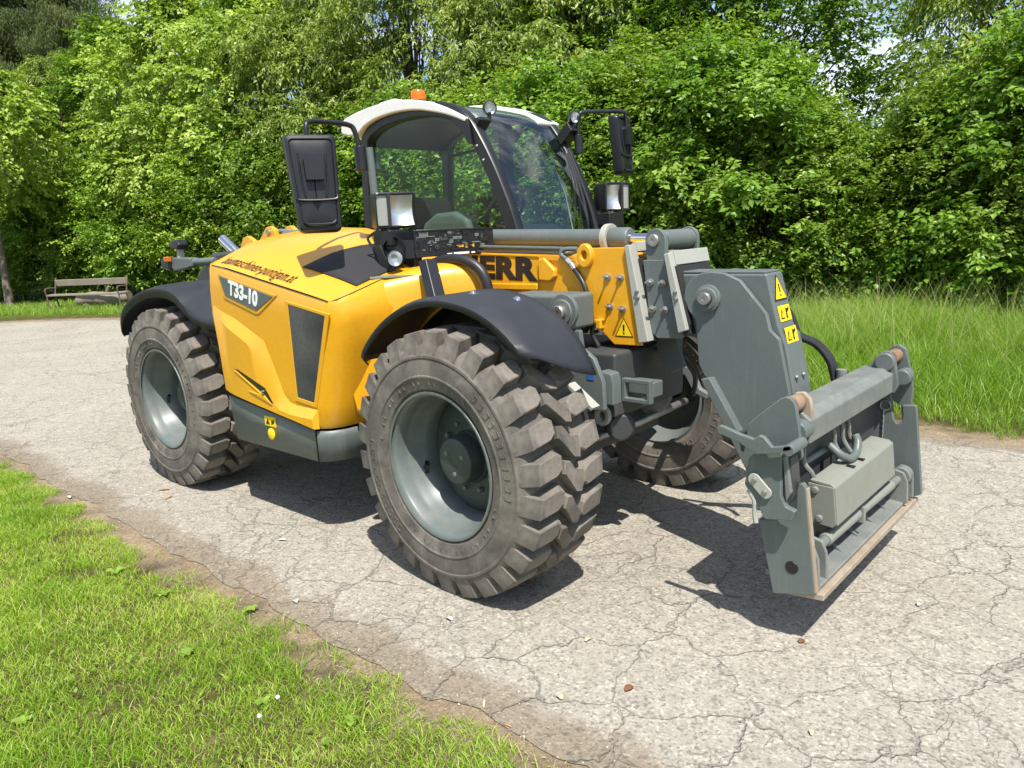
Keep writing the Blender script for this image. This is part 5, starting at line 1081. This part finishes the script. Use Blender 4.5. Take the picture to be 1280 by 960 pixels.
kind('oak', 9.2, 1.6, 2.4, 180, 0.55, 20, 14, 0.125, 0.080, 0.30, 0.8, 53, 'oak', 'tree', 0.16, 'bark_dark', 1, 0.45)
kind('young', 6.4, 2.9, 1.8, 80, 0.50, 20, 14, 0.135, 0.115, 0.45, 0.7, 67, 'maple', 'tree', 0.13, 'bark', 1, 0.45, 0.8, 0.95, 0.3)
kind('loose', 7.4, 1.6, 2.1, 70, 0.42, 14, 12, 0.140, 0.085, 0.40, 0.8, 71, 'oak', 'tree', 0.11, 'bark_dark', 1, 0.5)
def plant(key, name, px, depth, s, rz, label, cat='tree', group=None, pos=None, sz=None):
    c, t = KIND[key]; e = empty(name, pos or at(px, depth)); e.rotation_euler = (0, 0, rz); e.scale = (s, s, sz or s)
    link('crown', c, e); link('trunk', t, e); tag(e, label, cat, group); return e
G1, G2 = 'shrubs of the hedge behind the road', 'trees standing behind the hedge'
sh = [
 (1345, 9.9, 0.95, 'hazel', 'broad leafy hazel bush at the right edge of the picture'),
 (1225, 10.6, 0.84, 'hornbeam', 'light green bush rising behind the tall grass at far right'),
 (1112, 11.6, 0.66, 'hazel', 'low hazel bush below the gap of open sky'),
 (1000, 12.0, 0.78, 'hornbeam', 'fine leaved bush right behind the boom head and its stickers'),
 (900, 12.8, 1.0, 'hazel', 'tall hazel bush to the right of the far mirror'),
 (815, 13.6, 1.02, 'hornbeam', 'bush right beside the far mirror of the cab'),
 (720, 14.8, 1.05, 'hazel', 'hazel bush seen through the windscreen'),
 (630, 16.2, 1.08, 'hornbeam', 'bush behind the cab between roof and windscreen top'),
 (545, 17.6, 1.08, 'hazel', 'bush seen through the side window of the cab'),
 (460, 19.4, 1.10, 'hornbeam', 'bush behind the large near mirror'),
 (375, 21.0, 1.12, 'hazel', 'bush left of the near mirror, above the hood'),
 (300, 22.4, 1.10, 'hornbeam', 'bush above the exhaust pipe and rear fender'),
 (232, 25.0, 1.10, 'hazel', 'bush behind the rear light arm'),
 (165, 26.8, 1.08, 'hornbeam', 'shaded bush just right of the wooden bench'),
 (100, 27.4, 1.05, 'hazel', 'shaded bush directly behind the wooden bench'),
 (30, 28.4, 1.05, 'hornbeam', 'bush behind the slim leaning trunk at left'),
 (-50, 28.6, 1.1, 'hazel', 'bush at the left edge of the picture'),
]
g_ = random.Random(3)
for i, (px, dp, s, k, lab) in enumerate(sh): plant(k, 'hedge_bush', px, dp, s, g_.uniform(0, 6.28), lab, 'bush', G1)
tr_ = [
 (1310, 11.9, 0.80, 'cherry', 'cherry_tree', 'tree with long drooping leaves filling the top right corner'),
 (1185, 15.8, 0.84, 'loose', 'loose_tree', 'sparse dark tree whose twigs cross the open sky'),
 (920, 16.6, 0.95, 'oak', 'dark_tree', 'dark tree with upright trunk left of the sky gap'),
 (860, 15.6, 0.72, 'hornbeam', 'hedge_tree', 'dense tree above the far mirror'),
 (820, 18.2, 1.0, 'oak', 'dark_tree', 'deep green tree at the top, right of the cab roof'),
 (740, 17.6, 0.95, 'cherry', 'cherry_tree', 'cherry tree above the windscreen'),
 (640, 18.6, 0.98, 'cherry', 'cherry_tree', 'cherry tree right of the orange beacon'),
 (540, 19.6, 1.0, 'cherry', 'cherry_tree', 'cherry tree right behind the orange beacon'),
 (450, 21.4, 1.0, 'cherry', 'cherry_tree', 'drooping tree above the near mirror'),
 (365, 23.0, 1.0, 'maple', 'maple_tree', 'pale maple in the upper left third'),
 (275, 25.0, 1.02, 'maple', 'maple_tree', 'pale maple above the rear light arm'),
 (190, 28.6, 1.0, 'oak', 'dark_tree', 'dark green tree below the spruce boughs'),
 (120, 29.6, 0.98, 'cherry', 'drooping_tree', 'dull green tree behind the bench, under the spruces'),
 (-60, 29.0, 1.0, 'maple', 'maple_tree', 'maple reaching in at the left edge behind the slim tree'),
]
for px, dp, s, k, nm, lab in tr_: plant(k, nm, px, dp, s*(1.75 if k == 'hornbeam' else 1), g_.uniform(0, 6.28), lab, 'tree', G2)
yt = plant('young', 'young_maple', 22, 23.4, 1.10, 0.4, 'slim light green maple with leaning bare trunk left of the bench', 'tree')
yt.rotation_euler = (R(-2), R(-3), 0.6)
# out of the frame on the right: the hedge goes on and shows in the windscreen
for px, dp, s, k, nm, lab in ((1520, 10.0, 1.0, 'hornbeam', 'hedge_bush', 'bush of the hedge beyond the right edge, first one out'), (1740, 10.4, 1.0, 'hazel', 'hedge_bush', 'bush of the hedge beyond the right edge, second one out'), (1650, 14.0, 1.0, 'maple', 'maple_tree', 'maple beyond the right edge behind the hedge'), (2050, 12.0, 0.95, 'oak', 'dark_tree', 'dark tree farther along the road beyond the right edge')):
    plant(k, nm, px, dp, s, g_.uniform(0, 6.28), lab, 'bush' if 'bush' in nm else 'tree', None)
# spruces: hanging needle curtains on sweeping boughs
def spruce_mesh():
    g = np.random.default_rng(5); V = []; F = []; T = []; k0 = 0
    Vs, Fs, Ts = [], [], []
    P, A, U, Ls, Ws, TT = [], [], [], [], [], []
    for i in range(190):
        z = g.uniform(3.0, 15.5); a = g.uniform(0, 6.283); ln = (1-(z-1.0)/18)*5.0*g.uniform(0.75, 1.05); d = np.array([math.cos(a), math.sin(a), 0]); tb = g.normal(0, 0.14)
        for t in np.linspace(0.22, 1, 26):
            p = d*ln*t + np.array([0, 0, z-0.9*ln*t*0.45+0.5*ln*t*t*0.35])
            for _ in range(4):
                off_ = np.cross(d, [0, 0, 1])*g.normal(0, 0.22); hl = g.uniform(0.25, 0.85)
                for s in np.linspace(0, 1, 6):
                    for sg in (-1, 1):
                        P.append(p+off_+np.array([g.normal(0, 0.03), g.normal(0, 0.03), -hl*s])); A.append(np.array([g.normal(0, 0.5), g.normal(0, 0.5), -1.0])); U.append(g.normal(size=3)); Ls.append(g.uniform(0.10, 0.20)); Ws.append(0.022); TT.append(np.clip(0.45+tb+g.normal(0, 0.15), 0, 1))
    V, F, T = leaves(np.array(P), np.array(A), np.array(U), np.array(Ls), np.array(Ws), 0.1, np.array(TT))
    return np_mesh('crown', V, F, ML['spruce'], T)
KIND['spruce'] = (spruce_mesh(), mesh_of(MB().tube([(0, 0, -0.1), (0, 0, 4), (0.05, 0, 9), (0, 0, 16)], [0.26, 0.21, 0.13, 0.02], 10), 'trunk', M['bark_dark'], True))
for px, dp, s, rz, lab in ((50, 34, 1.0, 0.3, 'tall dark spruce with hanging boughs in the top left corner'), (160, 35, 1.0, 2.1, 'spruce with brownish hanging boughs right of the first one'), (-50, 36, 1.0, 4.0, 'spruce just beyond the top left corner'), (108, 38, 1.05, 5.1, 'spruce standing behind and between the two front ones')):
    plant('spruce', 'spruce_tree', px, dp, s, rz, lab, 'tree', 'spruces behind the trees at left')

# ---------------------------------------------------------------- grass
def blades(name, X, Y, Hh, W, lean, tint, mat, seed, seg=3, z0=-0.008):
    g = np.random.default_rng(seed); n = len(X); a = g.uniform(0, 6.283, n); f = g.uniform(0, 6.283, n)
    d = np.c_[np.cos(a), np.sin(a)]; w = np.c_[np.cos(f), np.sin(f)]*W[:, None]*0.5
    bend = lean*g.uniform(0.25, 1.0, n)*Hh; V = np.zeros((n, 2*seg+1, 3))
    for k in range(seg+1):
        t = k/seg; cx = X+d[:, 0]*bend*t**1.9; cy = Y+d[:, 1]*bend*t**1.9; cz = z0+Hh*(t-0.28*lean*t**2.4)
        if k < seg:
            ww = w*(1-0.55*t)
            V[:, 2*k] = np.c_[cx-ww[:, 0], cy-ww[:, 1], cz]; V[:, 2*k+1] = np.c_[cx+ww[:, 0], cy+ww[:, 1], cz]
        else: V[:, 2*seg] = np.c_[cx, cy, cz]
    tri = []
    for k in range(seg-1): tri += [(2*k, 2*k+1, 2*k+3), (2*k, 2*k+3, 2*k+2)]
    tri.append((2*seg-2, 2*seg-1, 2*seg)); tri = np.array(tri)
    F = (np.arange(n)[:, None, None]*(2*seg+1)+tri[None]).reshape(-1, 3)
    o = link(name, np_mesh(name, V.reshape(-1, 3), F, mat, np.repeat(np.clip(tint, 0, 1), 2*seg+1))); o['kind'] = 'stuff'; return o
g = np.random.default_rng(17)
# far side: long meadow grass
def far_edge(x): return np.interp(x, [p[0] for p in FAR[::-1][4:]], [p[1] for p in FAR[::-1][4:]])
n = 150000
X = np.where(g.random(n) < 0.72, g.uniform(0.5, 9.5, n), g.uniform(-13, 13, n)); u = g.random(n)**0.85
Y = far_edge(X)+0.12+u*5.1
keep = (u > 0.07) | (vnoise(X, Y, 4.2, 3) > 0.15); X, Y, u = X[keep], Y[keep], u[keep]
Hh = (0.10+0.62*np.clip((u-0.02)/0.5, 0, 1))*g.uniform(0.45, 1.12, len(X))*(1+0.30*vnoise(X, Y, 1.4, 8)+0.15*vnoise(X, Y, 5.4, 3))
tl = np.clip(0.40+0.20*vnoise(X, Y, 0.9, 5)+g.normal(0, 0.20, len(X)), 0, 1)
o = blades('tall_grass', X, Y, Hh, g.uniform(0.004, 0.0085, len(X)), 0.75, tl, ML['grass'], 1, 4)
tag(o, 'long uncut meadow grass between the road and the hedge', 'grass')
# seed stalks standing above it
n = 2600; X = g.uniform(0.5, 9.5, n); Y = far_edge(X)+1.6+g.random(n)*3.4; Hh = g.uniform(0.75, 1.15, n)
o = blades('grass_stalks', X, Y, Hh, np.full(n, 0.005), 0.55, np.full(n, 0.92)+g.normal(0, 0.05, n), ML['grass'], 2, 5); tag(o, 'pale seed stalks standing above the meadow grass', 'grass')
# short grass strip in front of the bench and round the bend
n = 26000; t = g.random(n); cx = np.interp(t, [0, 0.3, 0.6, 1], [-10, -14.2, -18.5, -22.5]); cy = np.interp(t, [0, 0.3, 0.6, 1], [4.6, 4.9, 3.2, -1.0]); ww = g.random(n)*3.2
X = cx-ww*0.75*np.clip(t*1.6, 0, 1); Y = cy+ww*(1-0.35*t)-0.2
o = blades('bank_grass', X, Y, g.uniform(0.08, 0.26, n), g.uniform(0.010, 0.018, n), 0.7, np.clip(0.5+g.normal(0, 0.15, n), 0, 1), ML['grass'], 3, 3); tag(o, 'short sunlit grass in front of the bench', 'grass')
# near side: mown lawn thinning out towards the road
def near_edge(x): return np.interp(x, [p[0] for p in NEAR[::-1][4:]], [p[1] for p in NEAR[::-1][4:]])
n = 330000; X = np.where(g.random(n) < 0.80, g.uniform(-3.4, 4.5, n), g.uniform(-9, 7, n)); dd = g.random(n)**1.15*2.9
Y = near_edge(X)-0.02-dd
edge = 0.06+0.13*vnoise(X, Y, 2.4, 2)+0.13*vnoise(X, Y, 7, 6)
pk = np.clip((dd-edge)/0.10, 0, 1)*0.96 + 0.16*(vnoise(X, Y, 9.0, 9) > 0.30)*(dd > 0.03)
bare = np.where(vnoise(X, Y, 1.9, 12)+0.5*vnoise(X, Y, 6.2, 3) > 0.78, 0.30, 1.0)
keep = g.random(n) < pk*bare; X, Y, dd = X[keep], Y[keep], dd[keep]; m_ = len(X)
tuft = vnoise(X, Y, 2.7, 21)
Hh = (0.028+0.042*np.clip(tuft, 0, 1)+0.016*np.clip(vnoise(X, Y, 8.1, 13), 0, 1)+0.010*g.random(m_))*g.uniform(0.7, 1.35, m_)
tl = np.clip(0.42-0.26*tuft+0.20*vnoise(X, Y, 1.1, 31)+0.10*vnoise(X, Y, 6.3, 17)+g.normal(0, 0.17, m_), 0, 1); dry = g.random(m_) < 0.10; tl = np.where(dry, g.uniform(0.85, 1.0, m_), tl)
o = blades('lawn', X, Y, Hh, g.uniform(0.0022, 0.0042, m_), 1.1, tl, ML['lawn'], 4, 3); tag(o, 'mown green lawn along the near edge of the road', 'lawn')
# broad weed leaves and clover in the lawn
n = 5200; X = g.uniform(-3.2, 4.5, n); Y = near_edge(X)-0.42-g.random(n)*2.3; cl = vnoise(X, Y, 3.1, 41) > 0.25; X, Y = X[cl], Y[cl]; m_ = len(X)
a = g.uniform(0, 6.283, m_); ax = np.c_[np.cos(a), np.sin(a), g.uniform(0.1, 0.9, m_)]; Lf = g.uniform(0.012, 0.030, m_)
V, F, T = leaves(np.c_[X, Y, g.uniform(0.012, 0.040, m_)], ax, np.c_[g.normal(0, 0.3, (m_, 2)), np.ones(m_)], Lf, Lf*0.8, 0.1, np.clip(0.5+g.normal(0, 0.2, m_), 0, 1))
o = link('clover', np_mesh('clover', V, F, ML['weed'], T)); tag(o, 'low clover leaves scattered through the lawn', 'clover', kind='stuff')
# straw and wood crumbs on the dirt edge
n = 1500; X = g.uniform(-4, 4.6, n); Y = near_edge(X)-0.36+g.random(n)*0.46; a = g.uniform(0, 6.283, n); ax = np.c_[np.cos(a), np.sin(a), g.uniform(-0.05, 0.12, n)]
Lf = g.uniform(0.008, 0.04, n)*g.uniform(0.5, 1, n)
V, F, T = leaves(np.c_[X, Y, np.full(n, 0.003)], ax, np.c_[g.normal(0, 0.15, (n, 2)), np.ones(n)], Lf, Lf*0.14+0.0012, 0.05, g.random(n))
M['straw'] = leaf_mat('dry_straw', (0.16, 0.11, 0.06), (0.34, 0.25, 0.14), (0.55, 0.47, 0.34), 0.1, 0.8)
o = link('straw', np_mesh('straw', V, F, M['straw'], T)); tag(o, 'dry straw and wood crumbs along the road edge', 'straw', kind='stuff')
# loose grit on the road
n = 2600; X = g.uniform(-4, 6.5, n); Y = np.where(g.random(n) < 0.6, near_edge(X)+g.random(n)**2*1.0, g.uniform(-1.6, 2.7, n)); s = g.uniform(0.0015, 0.0045, n)
oct_ = np.array([(1, 0, 0.2), (0, 1, 0.2), (-1, 0, 0.2), (0, -1, 0.2), (0.1, 0.1, 1.0)]); V = (oct_[None]*s[:, None, None]*g.uniform(0.6, 1.3, (n, 5, 1))+np.c_[X, Y, np.zeros(n)][:, None]).reshape(-1, 3)
F = (np.arange(n)[:, None, None]*5+np.array([(0, 1, 4), (1, 2, 4), (2, 3, 4), (3, 0, 4)])[None]).reshape(-1, 3)
M['grit'] = leaf_mat('grit_stone', (0.12, 0.11, 0.10), (0.32, 0.30, 0.27), (0.62, 0.60, 0.55), 0.0, 0.9)
o = link('grit', np_mesh('grit', V, F, M['grit'], np.repeat(g.random(n), 5))); tag(o, 'loose grit lying on the asphalt', 'grit', kind='stuff')

# ---------------------------------------------------------------- single plants and litter one can point at
def weed(px, py_, nl, Ls, lab, nm='plantain', up=0.8):
    Ls *= 0.8; q = ground_pt(px, py_); e = empty(nm, q); gg = random.Random(int(px*7+py_))
    for k in range(nl):
        a = 6.283*k/nl+gg.uniform(-.3, .3); L = Ls*gg.uniform(0.7, 1.15); d = Vector((math.cos(a), math.sin(a), 0)); s = Vector((-d.y, d.x, 0)); mb = MB(); rows = []
        for t, w_ in ((0, 0.06), (0.2, 0.10), (0.4, 0.28), (0.6, 0.33), (0.8, 0.24), (1.0, 0.02)):
            c = d*L*t*0.9+Vector((0, 0, 0.006+L*up*(t-0.7*t*t*t))); rows.append([c+s*w_*L+Vector((0, 0, 0.05*L)), c, c-s*w_*L+Vector((0, 0, 0.05*L))])
        mb.grid(rows); me = mesh_of(mb, 'leaf', ML['weed'], True, 80, fix=False); at_ = me.attributes.new('tint', 'FLOAT', 'POINT'); at_.data.foreach_set('value', [gg.uniform(0.2, 0.8)]*len(me.vertices))
        link('leaf', me, e)
    tag(e, lab, 'weed', 'broad weeds in the lawn'); return e
def ground_pt(px, py_):
    D = _d + _r2*((px-640)/956.4) - _u2*((py_-480)/956.4); t = (0.0-CAM.z)/D.z; return CAM + D*t
for px, py_, nl, Ls, lab in ((145, 718, 6, 0.065, 'pale broad weed in the left lawn, left of the others'), (205, 745, 6, 0.06, 'broad leaved weed in the middle of the left lawn'), (232, 820, 7, 0.055, 'bunch of broad weeds at the centre of the lawn'), (312, 765, 5, 0.06, 'broad weed close to the dirt edge in mid lawn'), (440, 905, 6, 0.05, 'tall pale weed in the bright grass at bottom centre'), (330, 880, 7, 0.045, 'dark clover like weed in the lower lawn'), (30, 905, 6, 0.05, 'weed in the bottom left corner of the lawn')):
    weed(px, py_, nl, Ls, lab)
for px, py_, lab in ((349, 887, 'white clover blossom in the lower lawn'), (326, 911, 'pinkish clover blossom just below the white one')):
    e = empty('clover_blossom', ground_pt(px, py_)); gg = random.Random(px)
    part('flower_head', MB().lathe([(0.001, -0.006), (0.007, -0.003), (0.008, 0.002), (0.005, 0.007), (0.0005, 0.009)], (0, 0, 0.05), (0, 0, 1), 10), 'ink_white', e); part('stem', MB().tube([(0, 0, 0), (0.004, 0, 0.045)], 0.0012, 5), ML['weed'], e); tag(e, lab, 'flower', 'clover blossoms')
M['dead_leaf'] = plain('brown_dead_leaf', (0.20, 0.075, 0.035), 0.7); M['chip'] = plain('pale_wood_chip', (0.55, 0.45, 0.30), 0.8); M['chip2'] = plain('orange_bark_chip', (0.42, 0.22, 0.10), 0.8); M['pebble'] = plain('white_pebble', (0.50, 0.47, 0.41), 0.8)
def litter(px, py_, L, wd, mat, nm, lab, cat, grp, seed, hgt=0.010):
    e = ground_pt(px, py_); gg = random.Random(seed); a = gg.uniform(0, 6.28); rows = []
    d = Vector((math.cos(a), math.sin(a), 0)); s = Vector((-d.y, d.x, 0))
    for i in range(7):
        t = i/6; w_ = wd*math.sin(math.pi*(0.06+0.88*t))**0.6*gg.uniform(0.8, 1.15)
        rows.append([d*L*(t-0.5)+s*w_*v+Vector((0, 0, hgt*(0.35+0.65*abs(math.sin(3.1*t+gg.random()*0.5)))*(0.4+abs(v))+0.002)) for v in (-0.5, -0.2, 0.15, 0.5)])
    o = part(nm, MB().grid(rows), mat, None, solid=0.0025, angle=60); o.location = e; tag(o, lab, cat, grp); return o
for i, (px, py_, L, wd, mat, nm, lab, cat, grp) in enumerate((
 (786, 862, 0.042, 0.030, 'dead_leaf', 'dead_leaf', 'curled brown leaf on the road at bottom centre', 'leaf', 'dead leaves on the road'),
 (1002, 803, 0.030, 0.024, 'dead_leaf', 'dead_leaf', 'small reddish leaf at the tip of the carriage shadow', 'leaf', 'dead leaves on the road'),
 (205, 613, 0.075, 0.030, 'chip2', 'bark_chip', 'orange bark chip on the road in front of the rear tyre', 'chip', 'chips on the road'),
 (211, 623, 0.060, 0.014, 'chip2', 'bark_chip', 'narrow tan chip just below the orange bark chip', 'chip', 'chips on the road'),
 (1014, 917, 0.032, 0.016, 'chip', 'wood_chip', 'pale flat chip on the road at bottom right', 'chip', 'chips on the road'),
 (735, 801, 0.034, 0.018, 'chip', 'wood_chip', 'yellowish chip on the road below the front tyre', 'chip', 'chips on the road'),
 (700, 873, 0.030, 0.020, 'chip', 'wood_chip', 'pale chip near the dark road edge at bottom centre', 'chip', 'chips on the road'),
 (353, 676, 0.050, 0.022, 'pebble', 'chip_of_stone', 'white sliver on the road between the two near tyres', 'stone', 'pale bits on the road'),
 (370, 753, 0.036, 0.026, 'pebble', 'pebble', 'pale pebble on the dirt edge below the skirt', 'stone', 'pale bits on the road'),
 (562, 775, 0.040, 0.024, 'pebble', 'pebble', 'white pebble on the road left below the front tyre', 'stone', 'pale bits on the road'),
 (1149, 757, 0.034, 0.024, 'pebble', 'pebble', 'white pebble on the road right of the carriage', 'stone', 'pale bits on the road'),
 (33, 596, 0.10, 0.035, 'chip', 'wood_chip', 'pale splinter on the grass edge at far left', 'chip', 'chips on the verge'),
 (87, 622, 0.06, 0.022, 'chip', 'wood_chip', 'pale chip on the bare edge left of the rear tyre', 'chip', 'chips on the verge'),
 (605, 880, 0.050, 0.010, 'chip', 'straw_piece', 'pale straw splinter on the dirt edge at bottom centre', 'straw', 'chips on the verge'),
 (635, 908, 0.034, 0.006, 'chip2', 'straw_piece', 'single straw lying on the dark asphalt edge', 'straw', 'chips on the verge'))):
    litter(px, py_, L, wd, mat, nm, lab, cat, grp, i+3, 0.012 if 'leaf' in nm or 'chip' in nm else 0.016 if mat == 'pebble' else 0.004)

# ---------------------------------------------------------------- bench and log
M['old_wood'] = paint('weathered_bench_wood', (0.25, 0.215, 0.17), 0.85, 0.5, (0.15, 0.13, 0.105), scale=5, bmp=0.4)
M['iron'] = paint('rusty_bench_iron', (0.12, 0.09, 0.07), 0.7, 0.6, (0.20, 0.13, 0.08), scale=10)
p0 = ground_pt(63, 389.5); p1 = ground_pt(154, 387)
p0 = Vector((p0.x, p0.y, 0)); p1 = Vector((p1.x, p1.y, 0)); bx = (p1-p0).normalized(); BL = (p1-p0).length
be = empty('wooden_bench', (p0+p1)/2); be.rotation_euler = (0, 0, math.atan2(bx.y, bx.x)); tag(be, 'weathered wooden bench with iron ends at the far left', 'bench')
for k, (y, z, h, d) in enumerate(((0.00, 0.44, 0.022, 0.075), (0.16, 0.445, 0.022, 0.075))): part('seat_plank', MB().obox((0, y, z), (BL/2, 0, 0), (0, d, 0), (0, 0, h)), 'old_wood', be, 0.008)
part('back_plank', MB().obox((0, 0.34, 0.76), (BL/2, 0, 0), (0, 0.018, 0.004), (0, -0.01, 0.085)), 'old_wood', be, 0.008)
for sx in (-1, 1):
    x = sx*(BL/2-0.02)
    part('end_frame', MB().tube([(x, -0.06, -0.01), (x, -0.05, 0.42), (x, 0.24, 0.43), (x, 0.28, 0.60), (x, 0.36, 0.90)], 0.022, 8), 'iron', be)
    part('leg', MB().tube([(x, 0.24, 0.43), (x, 0.36, -0.01)], 0.022, 8), 'iron', be)
    part('arm_rest', MB().tube(spline([(x, 0.30, 0.62), (x, 0.05, 0.64), (x, -0.08, 0.60), (x, -0.06, 0.42)]), 0.018, 8), 'iron', be)
lgp = (p0+p1)/2+Vector((-bx.y, bx.x, 0))*0.75-bx*0.05
lg = empty('fallen_log', lgp); lg.rotation_euler = (0, 0, math.atan2(bx.y, bx.x)+0.12); tag(lg, 'pale barkless log lying behind the bench', 'log')
part('stem', MB().tube(spline([(-0.75, 0, 0.22), (-0.3, 0.03, 0.27), (0.2, -0.02, 0.24), (0.8, 0.02, 0.30)]), [0.16, 0.17, 0.18, 0.17, 0.17, 0.18, 0.19, 0.2, 0.2, 0.2, 0.19, 0.2, 0.21, 0.2, 0.19, 0.19, 0.18, 0.18, 0.19, 0.19, 0.18, 0.17, 0.17, 0.16, 0.15], 12), 'old_wood', lg)
part('branch_stub', MB().tube([(0.1, 0, 0.35), (0.25, -0.05, 0.60)], [0.06, 0.035], 8), 'old_wood', lg)
part('stem_support', MB().tube([(-0.5, 0, -0.02), (-0.45, 0.02, 0.15)], [0.16, 0.14], 10), 'old_wood', lg); part('stem_support', MB().tube([(0.55, 0, -0.02), (0.5, 0.02, 0.15)], [0.16, 0.14], 10), 'old_wood', lg)
